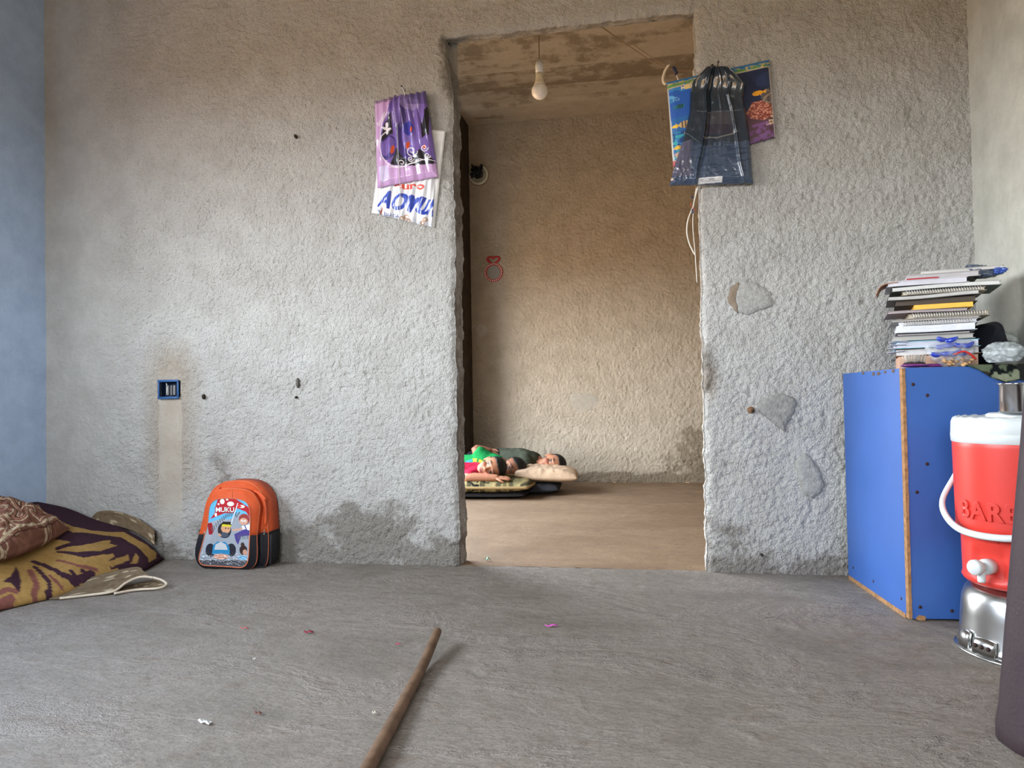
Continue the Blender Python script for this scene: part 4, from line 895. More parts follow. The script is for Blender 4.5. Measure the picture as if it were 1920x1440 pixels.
# ================================================================== books and notebooks on the cupboard
TOPZ = CH-.003
PAGES = plain('page_block', (214, 212, 208), .9, var=.12, scale=18, bump=.6, bscale=900)
def yb_(py): return at(1720, py, y=2.35).z
def xb_(px, y=2.35): return at(px, 590, y=y).x
STACK = [  # name, label, x-range px, y-range px (top, bottom) near px 1720, cover rgb, page rgb, kind, front y, yaw, sag
 ('card_box', 'peach cardboard sheet box at the very bottom of the book stack', 1682, 1830, 660, 684, (196, 158, 132), (206, 190, 172), 'box', 2.36, 2, 0),
 ('book', 'brown backed open book with curling white pages low in the stack', 1674, 1835, 646, 659, (158, 120, 92), (214, 212, 210), 'book', 2.355, -2, .3),
 ('notebook', 'cyan covered notebook with fanned out white pages', 1678, 1836, 632, 646, (104, 176, 198), (206, 210, 222), 'flap', 2.345, 3, .2),
 ('book', 'plain grey hardback lying above the cyan notebook', 1669, 1826, 622, 631, (158, 156, 152), (176, 174, 168), 'book', 2.35, 1, 0),
 ('thin_booklet', 'thin black edged booklet under the white notebooks', 1678, 1820, 616.5, 621.5, (58, 56, 58), (186, 180, 178), 'book', 2.36, -1, .2),
 ('notebook', 'white notebook with thick bright pages below a white spiral pad', 1677, 1830, 603, 616, (224, 226, 234), (222, 224, 232), 'pad', 2.345, 1, .4),
 ('spiral_notebook', 'white spiral notebook in the middle of the stack', 1681, 1833, 595, 602.5, (216, 218, 226), (212, 214, 222), 'spiral', 2.35, -1, .3),
 ('magazine', 'grey thin magazine with a torn edge at mid stack', 1669, 1838, 590, 594.5, (150, 146, 142), (176, 170, 164), 'book', 2.35, 2, .3),
 ('spiral_notebook', 'tan spiral notebook just under the yellow book', 1700, 1856, 580, 589.5, (160, 146, 124), (190, 180, 160), 'spiral', 2.355, 3, .1),
 ('booklet', 'mauve grey booklet bent under the yellow book', 1662, 1817, 574, 579.5, (150, 138, 140), (172, 160, 160), 'book', 2.35, 3, .5),
 ('yellow_book', 'yellow spined book standing out of the dark middle of the stack', 1714, 1824, 564, 573.5, (222, 172, 66), (222, 172, 66), 'box', 2.345, 2, 0),
 ('book', 'thick dark brown book resting on the yellow one', 1676, 1832, 553, 563.5, (62, 52, 46), (84, 74, 64), 'book', 2.36, 0, .1),
 ('book', 'grey covered book with curled white pages above the dark book', 1662, 1838, 545, 552.5, (112, 112, 108), (186, 184, 180), 'pad', 2.35, 1, 1.0),
 ('spiral_notebook', 'beige spiral notebook near the top of the stack', 1690, 1850, 537, 544.5, (172, 160, 140), (196, 186, 168), 'spiral', 2.352, 2, .2),
 ('magazine', 'large white magazine whose corner bends down at the right', 1670, 1877, 528, 536.5, (84, 96, 92), (208, 206, 202), 'pad', 2.345, 2, .8),
 ('soft_book', 'white soft book with its brown cover drooping over the left edge', 1662, 1818, 517, 527.5, (196, 194, 200), (204, 202, 208), 'droop', 2.35, 2, .3),
 ('book', 'pale grey book with a red lower edge second from the top', 1698, 1840, 506, 516.5, (172, 164, 162), (186, 182, 182), 'red', 2.355, 2, .2),
 ('exercise_book', 'topmost thin white exercise book of the stack', 1726, 1885, 498, 505, (164, 158, 148), (200, 198, 194), 'book', 2.36, 1, .2)]
rs = random.Random(21); zc = TOPZ
zref = yb_(684.5)
for k, (nm, lab, a, b, t0, t1, cov, pg, kind, fy, yw_, sag) in enumerate(STACK):
    z0 = TOPZ+(yb_(t1)-zref)+.0006; h = max(.003, yb_(t0)-yb_(t1)-.0012)
    mid = at((a+b)/2, 590, y=fy); w = (b-a)*((mid-Vector((0, 0, EYE))).dot(FW))/F*.87; x0 = mid.x-w/2; x1 = mid.x+w/2; dpt = .19+.03*rs.random()
    bk_ = thing(nm, lab, 'notebook' if 'note' in nm or 'pad' in kind else 'book', ((x0+x1)/2, fy, z0), math.radians(yw_-16.5), 'books and notebooks stacked on the cupboard')
    cm = plain(nm+'_cover', cov, .6, var=.1, scale=20); ct = min(.0012, h*.22)
    n = 14; xs = np.linspace(-w/2, w/2, n)
    warp = lambda x: sag*.006*(-(abs(2*x/w)**3))*0+sag*.0022*np.sin(2.2*x/w*2+k)
    def leaf(name, zlo, zhi, y0, y1, mat, dx0=0, dx1=0):
        bm = bmesh.new(); R = []
        for x in np.linspace(-w/2+dx0, w/2-dx1, n):
            q = warp(x); R.append([bm.verts.new(p) for p in ((x, y0, zlo+q), (x, y0, zhi+q), (x, y1, zhi+q), (x, y1, zlo+q))])
        for r1, r2 in zip(R[:-1], R[1:]):
            for i in range(4): bm.faces.new((r1[i], r1[(i+1) % 4], r2[(i+1) % 4], r2[i]))
        bm.faces.new(R[0]); bm.faces.new(R[-1]); return ob(name, from_bm(name, bm), mat, bk_, smooth=False)
    pm = plain(nm+'_pages', pg, .9, var=.16, scale=14, bump=.7, bscale=700)
    if kind == 'box': leaf('body', 0, h, 0, dpt, cm)
    else:
        leaf('back_cover', 0, ct, 0, dpt, cm); leaf('front_cover', h-ct, h, 0, dpt, cm, .002, .003)
        leaf('pages', ct, h-ct, .003 if kind != 'pad' else -.002, dpt-.002, pm, .004, .006)
    if kind == 'spiral':
        pts = []; turns = int(w/.0075); rr = h*.5+.001
        for j in range(turns*8): t = j/8; pts.append((-w/2+.012+(w-.024)*t/turns, -.002-rr*.6+rr*math.cos(2*PI*t), h/2+warp(0)+rr*math.sin(2*PI*t)))
        o = tubeo('spiral_binding', pts, .0011, plain('spiral_wire', (214, 210, 204), .35, metal=.5), bk_, 5)
    if kind == 'droop':
        P = [Vector((-w/2+.03, -.003, h-.002)), Vector((-w/2+.002, -.004, h-.004)), Vector((-w/2-.018, -.005, h*.2)), Vector((-w/2-.03, -.004, -.020))]; P = spline(P, 6)
        P2 = [p+Vector((.006, .12, .002)) for p in P]; q = np.array(P)[:, None]*(1-np.linspace(0, 1, 6))[None, :, None]+np.array(P2)[:, None]*np.linspace(0, 1, 6)[None, :, None]
        q2 = q.copy(); q2[..., 2] -= .0015; q2[..., 0] += .0012; o = ob('drooping_cover', shell('drooping_cover', q, q2), plain('brown_cover', (168, 126, 98), .7), bk_)
    if kind == 'red': leaf('red_edge', .0002, h*.32, -.0022, 0, plain('red_edge', (150, 44, 48), .6), .004, w*.55)
    if kind == 'flap':
        for j in range(4):
            o = box(.05-.004*j, .10, .0012, (-w/2-.004+.004*j, .04, .002+.0035*j)); o = ob('loose_page', from_bm('loose_page', o), pm, bk_, smooth=False); o.rotation_euler = (0, .06*(j-1.5), .1*(j-2))
# hairbrush lying on its back in front of the stack
hb0 = at(1714, 682, y=2.315)
hb = thing('hairbrush', 'purple oval hairbrush with pale bristles lying on the cupboard edge', 'hairbrush', (hb0.x, 2.313, TOPZ+.002), .06)
PURP = plain('purple_gloss', (112, 44, 110), .2, spec=.6, coat=.5)
bm = bmesh.new(); bmesh.ops.create_uvsphere(bm, u_segments=32, v_segments=14, radius=1)
for v in bm.verts: v.co = Vector((v.co.x*.038, v.co.y*.026, v.co.z*.0065+.0065))
ob('brush_back', from_bm('brush_back', bm), PURP, hb)
bm = bmesh.new(); bmesh.ops.create_uvsphere(bm, u_segments=28, v_segments=10, radius=1)
for v in bm.verts: v.co = Vector((v.co.x*.031, v.co.y*.020, max(0, v.co.z)*.007+.011))
ob('brush_pad', from_bm('brush_pad', bm), plain('black_rubber', (36, 30, 36), .7), hb)
bm = bmesh.new()
for k in range(90):
    a = rs.random()*2*PI; r = math.sqrt(rs.random()); x, y = r*.028*math.cos(a), r*.017*math.sin(a); d = Vector((x*11, y*9, 1)).normalized(); ln = .024
    v, f = tube([(x, y, .013), Vector((x, y, .013))+d*ln], .0007, 4); vv = [bm.verts.new(p) for p in v]
    for q in f: bm.faces.new([vv[i] for i in q])
o = ob('bristles', from_bm('bristles', bm), plain('bristle', (186, 178, 168), .5), hb); o['kind'] = 'stuff'
bm = box(.060, .018, .010, (.052, .012, .006), .004); ob('brush_handle', from_bm('brush_handle', bm), PURP, hb)

# crumpled plastic bags
def film(name, col, a=.45, rough=.18, bumpy=0):
    m, n, l, b = mat_new(name)
    t = N(n, 'ShaderNodeTexCoord').outputs['Object']
    no = N(n, 'ShaderNodeTexNoise', i_Scale=45, i_Detail=3.0); l.new(t, no.inputs['Vector'])
    r = N(n, 'ShaderNodeMapRange', i_1=.35, i_2=.65, i_3=a*.55, i_4=min(1, a*1.4)); l.new(no.outputs['Fac'], r.inputs[0]); l.new(r.outputs[0], b.inputs['Alpha'])
    b.inputs['Base Color'].default_value = tuple(lin(col))+(1,); b.inputs['Roughness'].default_value = rough; b.inputs['Specular IOR Level'].default_value = .8
    return m
from mathutils import noise as mnoise
def crumple(name, size, seed, mat, parent=None, sub=5, amp=.35, knots=10, flat=0):
    "ball of thin film with creases and flat facets"
    rr = random.Random(seed); bm = bmesh.new(); bmesh.ops.create_icosphere(bm, subdivisions=sub, radius=1)
    dirs = [Vector((rr.gauss(0, 1), rr.gauss(0, 1), rr.gauss(0, 1))).normalized() for _ in range(knots*2)]; hs = [rr.uniform(.62, 1.0) for _ in dirs]; off = Vector((seed*3.1, seed*1.7, seed))
    for v in bm.verts:
        d = v.co.normalized(); tot = 0
        for q, h in zip(dirs, hs):
            k = d.dot(q)/h
            if k > 0: tot += k**9
        k = 1/max(.62, tot**(1/9)); w = 1+amp*(.28-abs(mnoise.noise(d*2.3+off)))*.9+amp*.5*(.22-abs(mnoise.noise(d*5.5+off)))+amp*.22*(.2-abs(mnoise.noise(d*12+off))); v.co = d*k*w
    xs = [max(abs(v.co[i]) for v in bm.verts) for i in range(3)]
    for v in bm.verts:
        v.co = Vector((v.co.x/xs[0]*size[0]/2, v.co.y/xs[1]*size[1]/2, v.co.z/xs[2]*size[2]/2))
        if v.co.z < -size[2]*.36: v.co.z = -size[2]*.36
    for v in bm.verts: v.co.z += size[2]*.36
    return ob(name, from_bm(name, bm), mat, parent)
CLEAR = film('clear_film', (214, 222, 230), .20, .12); FROST = film('frosted_film', (186, 194, 196), .62, .3); SLATE = film('slate_film', (70, 84, 104), .93, .2)
pb1 = at(1790, 684, y=2.30)
o = crumple('clear_bag', (.15, .09, .115), 3, CLEAR); o.location = (pb1.x, 2.315, TOPZ+.001); tag(o, 'crumpled clear bag of blue and red plastic pieces beside the hairbrush', 'bag')
BLG = plain('blue_gloss', (30, 58, 168), .15, spec=.7, coat=.6); RDG = plain('red_gloss', (190, 44, 44), .25)
for k in range(10):
    z = .036+.021*(k//4)+.006*rs.random(); x = -.045+.023*(k % 4)+.006*rs.random()+(.014 if k > 3 else 0)
    bm = bmesh.new(); bmesh.ops.create_uvsphere(bm, u_segments=16, v_segments=10, radius=1)
    for v in bm.verts: c_ = v.co.x; v.co = Vector((v.co.x*.020, v.co.y*.0075*(1.15-.3*c_), v.co.z*.0065*(1.15-.3*c_)+.004*c_*c_))
    o = ob('blue_clip', from_bm('blue_clip', bm), BLG); o.location = (pb1.x+x, 2.300+.010*rs.random(), TOPZ+z); o.rotation_euler = (0, rs.uniform(-.5, .1), rs.uniform(-.5, .5))
    tag(o, 'glossy blue plastic clip inside the clear bag on the cupboard', 'clip', 'blue clips in the clear bag')
o = tubeo('red_strap', spline([(pb1.x-.005, 2.292, TOPZ+.036), (pb1.x+.02, 2.29, TOPZ+.044), (pb1.x+.04, 2.29, TOPZ+.034), (pb1.x+.052, 2.295, TOPZ+.022)], 6), .006, RDG, None, 8, flat=.5); tag(o, 'red plastic strap inside the clear bag on the cupboard', 'strap')
bm = bmesh.new(); 
for k in range(30):
    s_ = .004+.007*rs.random(); r = bmesh.ops.create_icosphere(bm, subdivisions=1, radius=s_); bmesh.ops.scale(bm, verts=r['verts'], vec=(rs.uniform(.7, 1.3), .8, rs.uniform(.3, .6))); bmesh.ops.rotate(bm, verts=r['verts'], cent=(0, 0, 0), matrix=Euler((rs.random(), rs.uniform(-.7, .7), rs.random())).to_matrix()); bmesh.ops.translate(bm, verts=r['verts'], vec=(rs.uniform(-.035, .04), rs.uniform(-.012, .012), .006+.016*rs.random()))
o = ob('bread_crumbs', from_bm('bread_crumbs', bm), plain('bread_brown', (176, 138, 96), .8, var=.4, scale=90)); o.location = (pb1.x+.005, 2.302, TOPZ+.002); o['kind'] = 'stuff'; tag(o, 'pale brown scraps at the bottom of the clear bag', 'scraps')
pb2 = at(1880, 684, y=2.30)
o = crumple('crumpled_bag', (.125, .11, .085), 8, FROST, knots=14, amp=.5); o.location = (pb2.x, 2.30, TOPZ+.010); tag(o, 'crumpled white translucent bag right of the bag with blue clips', 'bag')
o = crumple('frosted_bag', (.06, .07, .075), 12, film('dull_film', (160, 166, 160), .75, .35), amp=.3); p = at(1894, 640, y=2.42); o.location = (p.x, 2.43, TOPZ+.052); tag(o, 'dull grey frosted bag standing behind the crumpled white bag', 'bag')
o = crumple('slate_bag', (.095, .10, .060), 5, SLATE, knots=12, amp=.5); p = at(1848, 523, y=2.36); o.location = (p.x-.004, 2.375, p.z+.004); tag(o, 'slate grey and blue plastic bag tucked on top of the book stack', 'bag')
o = crumple('blue_film_end', (.05, .06, .030), 15, film('blue_film', (38, 74, 156), .95, .2), sub=4); o.parent = bpy.data.objects['slate_bag']; o.location = (.034, -.022, .006)
# dark cloth bag slumped beside the stack
bm = bmesh.new(); bmesh.ops.create_uvsphere(bm, u_segments=48, v_segments=32, radius=1)
for v in bm.verts:
    d = v.co.copy(); q = (abs(d.x)**3+abs(d.y)**3+abs(d.z)**3)**(1/3); d = d/q; w = 1+.06*math.sin(4*d.z+3*d.x)+.05*math.sin(9*d.x+5*d.y-6*d.z)
    v.co = Vector((d.x*.030*w, d.y*.09*w, d.z*.064*(1+.05*math.sin(5*d.x))))
o = ob('black_cloth_bag', from_bm('black_cloth_bag', bm), plain('black_cloth', (26, 29, 38), .85, bump=.5, bscale=60)); p = at(1858, 610, y=2.40); o.location = (p.x+.018, 2.48, TOPZ+.075); o.rotation_euler = (0, .1, 0); tag(o, 'slumped black cloth bag standing right of the book stack', 'bag')
# camouflage cloth over the corner
def camo():
    n, m = 60, 70; U, V = np.meshgrid(np.linspace(0, 1, n), np.linspace(0, 1, m), indexing='ij')
    x = .895+.20*U; y0 = 2.42-.17*V
    yf = 2.272+(x-.722)*math.tan(CA)
    over = np.clip((yf-.006-(2.40-.25*V)), 0, 9)
    y = np.maximum(2.40-.25*V, yf-.008); lim = np.interp(U, [0, .15, .3, .5, .7, 1], [.0, .012, .034, .05, .042, .07]); z = TOPZ+.004+.006*np.clip(fbm(U*4, V*4, 3, 1)+.3, 0, 1)-np.minimum(over, lim)
    y = y-.004*fbm(U*6, V*6, 2, 2)*(over > 0)
    c = Canvas.on(U, V, (40, 42, 40)); c.put(fbm(U*4, V*4, 3, 2) > .05, (96, 106, 84)); c.put(fbm(U*5+7, V*5, 3, 4) > .10, (62, 56, 44)); c.put(fbm(U*5, V*5+9, 3, 0) > .13, (24, 26, 28)); c.put(fbm(U*5+3, V*5+4, 3, 5) > .15, (140, 146, 122))
    P = np.stack([x, y, z], -1); Q = P.copy(); Q[..., 2] -= .002; Q[..., 1] += .0015; return shell('camouflage_cloth', P, Q, c.A)
tag(ob('camouflage_cloth', camo(), PRINT_CLOTH), 'green camouflage cloth hanging over the front edge of the cupboard', 'cloth')

# ================================================================== water cooler on an upturned pot
RED = plain('red_cooler_plastic', (206, 56, 46), .38, var=.04, scale=8, spec=.45); WHT = plain('white_cooler_plastic', (206, 212, 212), .4, var=.03, spec=.45)
ALU = plain('dented_aluminium', (186, 186, 184), .26, metal=1, var=.10, scale=14, bump=.35, bscale=9)
PX, PY = .932, 2.042
rp = .162
pot = thing('cooking_pot', 'upturned dented aluminium cooking pot under the red cooler', 'pot', (PX, PY, 0), 0)
prof = [(rp+.006, .0), (rp+.008, .003), (rp+.006, .007), (rp-.002, .008), (rp-.003, .012), (rp+.001, .016), (rp-.002, .021), (rp-.005, .030), (rp-.008, .09), (rp-.012, .130), (rp-.020, .151), (rp-.036, .164), (rp-.06, .169), (.0001, .169)]
v, f = lathe(prof, 72, False); v = [(x*(1+.006*math.sin(7*math.atan2(y, x)+z*40)), y*(1+.006*math.sin(5*math.atan2(y, x)-z*50)), z) for x, y, z in v]; ob('pot_body', mesh('pot_body', v, f), ALU, pot)
def lug(a0, a1, z0, z1, lab):
    bm = bmesh.new(); R = []
    for k in range(9):
        t = k/8; a = a0+(a1-a0)*t; hgt = z0+(z1-z0)*math.sin(PI*(.25+.5*t))**.6
        R.append([bm.verts.new(((rp+dr)*math.cos(a), (rp+dr)*math.sin(a), z)) for dr, z in ((.000, .014), (.010, .014), (.007, hgt), (-.004, hgt))])
    for r1, r2 in zip(R[:-1], R[1:]):
        for i in range(4): bm.faces.new((r1[i], r1[(i+1) % 4], r2[(i+1) % 4], r2[i]))
    bm.faces.new(R[0]); bm.faces.new(R[-1]); return ob('pot_handle', from_bm('pot_handle', bm), ALU, pot)
ac = math.atan2(-PY, -PX)        # direction towards the viewer
lug(ac-.80, ac-.46, .03, .052, ''); lug(ac-1.12, ac-.90, .03, .055, '')
for k in range(3):
    a = ac-.74+.10*k; bm = bmesh.new(); bmesh.ops.create_uvsphere(bm, u_segments=12, v_segments=8, radius=.0055)
    o = ob('rivet', from_bm('rivet', bm), SCRW, pot); o.location = ((rp+.009)*math.cos(a), (rp+.009)*math.sin(a), .032)
ZB = .170
cool = thing('water_cooler', 'red water cooler with a white lid standing on the upturned pot', 'cooler', (PX, PY, ZB))
HC = .400
def cool_r(z): return .145+.010*np.clip((z-.115)/.02, 0, 1)+.006*np.clip(z/.34, 0, 1)
prof = [(.0001, 0), (.136, 0), (.143, .004), (.148, .012)]+[(float(cool_r(z)), z) for z in np.linspace(.02, .353, 26)]+[(.160, .355), (.160, .361), (.0001, .361)]
AS = ac-.62                     # spigot faces a little to the left of the viewer
def body():
    v, f = lathe(prof, 128, False); out = []
    for x, y, z in v:
        r = math.hypot(x, y); a = math.atan2(y, x); d = (a-AS+PI) % (2*PI)-PI
        if r > .12:
            k = smooth01((.30-abs(d))/.05)*smooth01((.100-z)/.01)*smooth01((z-.022)/.015); r -= .010*float(k)        # recess round the tap
            rib = smooth01((abs(d)-.62)/.05)*smooth01((z-.12)/.02)*smooth01((.27-z)/.02); r -= .0035*float(rib)*(.5+.5*math.sin(a*60))
        out.append((r*math.cos(a), r*math.sin(a), z))
    return mesh('cooler_body', out, f)
ob('cooler_body', body(), RED, cool)
lp = [(r_0, z_0+.018) for r_0, z_0 in ((.160, .333), (.163, .335), (.164, .352), (.1635, .3555), (.1625, .356), (.1635, .3575), (.162, .385), (.159, .393), (.152, .397), (.146, .394), (.10, .396), (.0001, .396))]
v, f = lathe(lp, 96, False); v2 = []
for x, y, z in v:
    r = math.hypot(x, y)
    if r > .145 and z > .388: k = max(0, math.sin(math.atan2(y, x)*26))**.5; r -= .0025*k; z += .003*k*(r < .157)
    a = math.atan2(y, x); v2.append((r*math.cos(a), r*math.sin(a), z))
ob('lid', mesh('lid', v2, f), WHT, cool)
o = ob('lid_knob', mesh('lid_knob', *lathe([(.085, .413), (.085, .420), (.078, .424), (.0001, .424)], 48, False)), WHT, cool)
# raised lettering wrapped round the wall
def ring_pt(a, z, off): r = float(cool_r(z))+off; return Vector((r*math.cos(a), r*math.sin(a), z))
cu = bpy.data.curves.new('letters', 'FONT'); cu.body = 'BARE'; cu.size = .060; cu.extrude = .0035; cu.bevel_depth = .0009; cu.space_character = 1.12; cu.offset = .0008
to = bpy.data.objects.new('letters', cu); C.objects.link(to); tm = to.to_mesh(); tb_ = bmesh.new(); tb_.from_mesh(tm); to.to_mesh_clear(); bpy.data.objects.remove(to)
bmesh.ops.triangulate(tb_, faces=tb_.faces[:])
bmesh.ops.subdivide_edges(tb_, edges=[e for e in tb_.edges if e.calc_length() > .012], cuts=3)
for v in tb_.verts:
    a = AS-.43+v.co.x/.160; z = .168+v.co.y; v.co = ring_pt(a, z, v.co.z+.0005)
ob('raised_letters', from_bm('raised_letters', tb_), RED, cool)
# serifs: short bars at the feet and heads of the letters
tubeo('moulded_line', [ring_pt(AS-.20+.4*k/12, .116, .001) for k in range(13)], .0022, RED, cool, 8)
# handle: white bail hanging down in front, hinged at both sides
hp = []; A0 = AS+.10
for k in range(41):
    t = -1+2*k/40; a = A0+t*1.62; z = .300-.168*(1-abs(t)**2.3)**.75; off = .009+.010*(1-abs(t)**6)+.012*math.exp(-((abs(t)-.72)/.2)**2)
    hp.append(ring_pt(a, max(z, .02), off))
tubeo('handle', hp, .0085, WHT, cool, 10, flat=.8)
for t in (-1, 1):
    o = ob('hinge_pin', mesh('hinge_pin', *lathe([(.0001, 0), (.014, 0), (.014, .012), (.0001, .013)], 20, False)), WHT, cool); o.location = ring_pt(A0+t*1.62, .300, -.002); o.rotation_euler = (0, PI/2, A0+t*1.62)
# tap
def radial(o, z, off, tilt=0): o.location = ring_pt(AS, z, off); o.rotation_euler = (0, PI/2+tilt, AS); return o
radial(ob('tap_collar', mesh('tap_collar', *lathe([(.0001, -.012), (.019, -.012), (.019, .012), (.015, .016), (.0001, .016)], 28, False)), WHT, cool), .054, 0)
radial(ob('tap_body', mesh('tap_body', *lathe([(.0001, .012), (.011, .012), (.011, .034), (.0001, .034)], 24, False)), WHT, cool), .054, 0)
radial(ob('tap_button', mesh('tap_button', *lathe([(.0001, .032), (.017, .032), (.0185, .036), (.0185, .046), (.016, .050), (.0001, .051)], 28, False)), WHT, cool), .056, 0)
o = ob('tap_spout', mesh('tap_spout', *lathe([(.0055, -.030), (.008, -.031), (.009, -.027), (.009, .0), (.0001, .002), ], 20, False)), WHT, cool); o.location = ring_pt(AS, .049, .022)
# steel cup standing on the lid
STL = plain('stainless_steel', (200, 200, 202), .16, metal=1, var=.05, bump=.1, bscale=40)
cupd = Vector((PX-.0, PY-.04, ZB+.4245)); pcx = at(1908, 770, y=PY-.06)
cup = thing('steel_cup', 'stainless steel cup with a rolled rim standing on the cooler lid', 'cup', (pcx.x, PY-.06, ZB+.4245))
v, f = lathe([(.0001, 0), (.036, 0), (.039, .002), (.0395, .006), (.0395, .066), (.0415, .069), (.0425, .0715), (.0415, .073), (.039, .072), (.0375, .066), (.0375, .004), (.0001, .003)], 48, False); ob('cup_body', mesh('cup_body', v, f), STL, cup)
v, f = lathe([(.0410, .0695), (.0430, .0705), (.0430, .0728), (.0405, .0735)], 48, False); ob('cup_rim', mesh('cup_rim', v, f), STL, cup)

# ================================================================== dark roll at the right edge of the view, broom stick, litter
DKB = plain('dark_brown_hide', (58, 46, 50), .55, var=.16, scale=10, bump=.3, bscale=120)
b0 = Vector((.735, 1.50, 0)); tilt = Vector((.085, 0.0, 1)).normalized()
rl = []; n = 56
v, f = [], []
for i, (t, r) in enumerate([(0, .0001), (0, .102), (.004, .108), (.03, .110), (.06, .107), (.30, .104), (.55, .100), (.85, .096), (1.02, .094), (1.03, .090), (1.03, .0001)]):
    for k in range(n):
        a = 2*PI*k/n; w = 1+.012*math.sin(3*a+t*4)+.006*math.sin(9*a); p = b0+Vector((tilt.x*t+r*w*math.cos(a), r*w*math.sin(a), t)); v.append(p)
for i in range(10):
    for k in range(n): k2 = (k+1) % n; f.append((i*n+k, i*n+k2, (i+1)*n+k2, (i+1)*n+k))
tag(ob('dark_roll', mesh('dark_roll', v, f), DKB), 'dark brown rolled mat standing upright in front of the red cooler', 'roll')
WOOD = plain('worn_stick_wood', (108, 84, 64), .6, var=.3, scale=22, bump=.5, bscale=60)
s0 = at(690, 1440, z=.014); s1 = at(760, 1310, z=.012); s2 = at(820, 1184, z=.040); dd = (s0-s1)
P = spline([s0+dd*1.9+Vector((0, 0, .012)), s0+dd*.8, s0, s1, (s1+s2)/2+Vector((0, 0, -.008)), s2], 8); R = list(np.linspace(.0150, .0115, len(P)))
P2 = [P[0]+(P[0]-P[1]).normalized()*.003]+P+[P[-1]+(P[-1]-P[-2]).normalized()*.004]; R2 = [.008]+R+[.007]
tag(tubeo('wooden_stick', P2, R2, WOOD, None, 16), 'long worn wooden stick lying on the concrete floor', 'stick')
def scrap(name, px, py, w, l, rot, col, lab, cat, teeth=0, hgt=.004):
    p = at(px, py, z=.002); bm = bmesh.new(); n = 7; R = []
    for k in range(n):
        t = k/(n-1)-.5; ww = w*(1-.5*abs(t)); zz = .0012+hgt*math.sin(t*5+1)**2; R.append([bm.verts.new(q) for q in ((t*l, -ww/2, zz), (t*l, ww/2, zz+.001), (t*l, ww/2, zz+.0022), (t*l, -ww/2, zz+.0012))])
    for r1, r2 in zip(R[:-1], R[1:]):
        for i in range(4): bm.faces.new((r1[i], r1[(i+1) % 4], r2[(i+1) % 4], r2[i]))
    bm.faces.new(R[0]); bm.faces.new(R[-1])
    for k in range(teeth): box(.0035, .006, .0012, (-l/2+l*(k+.5)/teeth, w/2+.002, .003), bm=bm)
    o = ob(name, from_bm(name, bm), plain(name+'_mat', col, .5)); o.location = (p.x, p.y, 0.002); o.rotation_euler = (0, 0, rot); return tag(o, lab, cat)
scrap('pink_scrap', 1034, 1175, .008, .036, .35, (222, 96, 196), 'bright pink plastic scrap on the floor right of the stick', 'scrap')
scrap('red_scrap', 579, 1187, .010, .026, .3, (140, 30, 52), 'dark red plastic scrap on the floor left of the stick', 'scrap')
scrap('red_sliver', 746, 1210, .004, .014, .5, (200, 84, 110), 'tiny red sliver on the floor close to the stick tip', 'scrap')
scrap('red_thread', 458, 1180, .003, .024, .2, (190, 90, 90), 'thin red thread on the floor in front of the backpack', 'scrap')
scrap('white_comb_piece', 383, 1357, .007, .030, -.25, (226, 226, 224), 'small white toothed plastic piece on the near floor', 'scrap', 6)
scrap('paper_bit', 702, 1339, .006, .009, .2, (214, 206, 190), 'pale paper bit on the floor left of the near end of the stick', 'scrap')
scrap('white_grain', 477, 1238, .005, .008, .6, (216, 212, 206), 'tiny white grain on the floor below the red thread', 'scrap')
scrap('brown_chip', 484, 1340, .006, .014, .1, (120, 74, 60), 'small brown chip on the near floor by the white toothed piece', 'scrap')
scrap('green_scrap', 914, 1051, .016, .024, .5, (44, 112, 74), 'crumpled green scrap lying in the doorway', 'scrap', 0, .012)
# ================================================================== three boys lying on cushions in the back room
class Blob:
    "tapered limbs and ellipsoids fused into one continuous skin"
    def __init__(s): s.bm = bmesh.new()
    def limb(s, pts, rad, n=14, seg=5):
        P = spline(pts, seg) if len(pts) > 2 else [Vector(pts[0]).lerp(Vector(pts[1]), t/seg) for t in range(seg+1)]
        R = np.interp(np.linspace(0, len(pts)-1, len(P)), range(len(rad)), rad)
        v, f = tube(P, list(R), n); V = [s.bm.verts.new(p) for p in v]
        for q in f: s.bm.faces.new([V[i] for i in q])
        for p, r in ((P[0], R[0]), (P[-1], R[-1])): s.ball(p, (r, r, r))
    def ball(s, c, r, M3=None, seg=18):
        q = bmesh.ops.create_uvsphere(s.bm, u_segments=seg, v_segments=max(8, seg*2//3), radius=1)
        for v in q['verts']:
            p = Vector((v.co.x*r[0], v.co.y*r[1], v.co.z*r[2])); v.co = (M3 @ p if M3 else p)+Vector(c)
    def done(s, name, voxel, smooth=3, fac=.5):
        me = from_bm(name+'_raw', s.bm); o = bpy.data.objects.new(name, me); C.objects.link(o)
        m = o.modifiers.new('r', 'REMESH'); m.mode = 'VOXEL'; m.voxel_size = voxel
        if smooth: k = o.modifiers.new('s', 'SMOOTH'); k.iterations = smooth; k.factor = fac
        bpy.context.view_layer.update(); dg = bpy.context.evaluated_depsgraph_get()
        out = bpy.data.meshes.new_from_object(o.evaluated_get(dg)); out.name = name
        bpy.data.objects.remove(o); bpy.data.meshes.remove(me); return out
def coords(me): a = np.empty(len(me.vertices)*3, np.float32); me.vertices.foreach_get('co', a); return a.reshape(-1, 3).astype(float)
SKIN = plain('skin', 0, .55, attr='paint', var=.05, scale=40, spec=.35, sss=.12); CLOTH = plain('cotton', 0, .9, attr='paint', var=.08, scale=50, bump=.3, bscale=300, spec=.1)
HAIR = plain('black_hair', (24, 19, 18), .6, var=.3, scale=120, bump=.8, bscale=350)
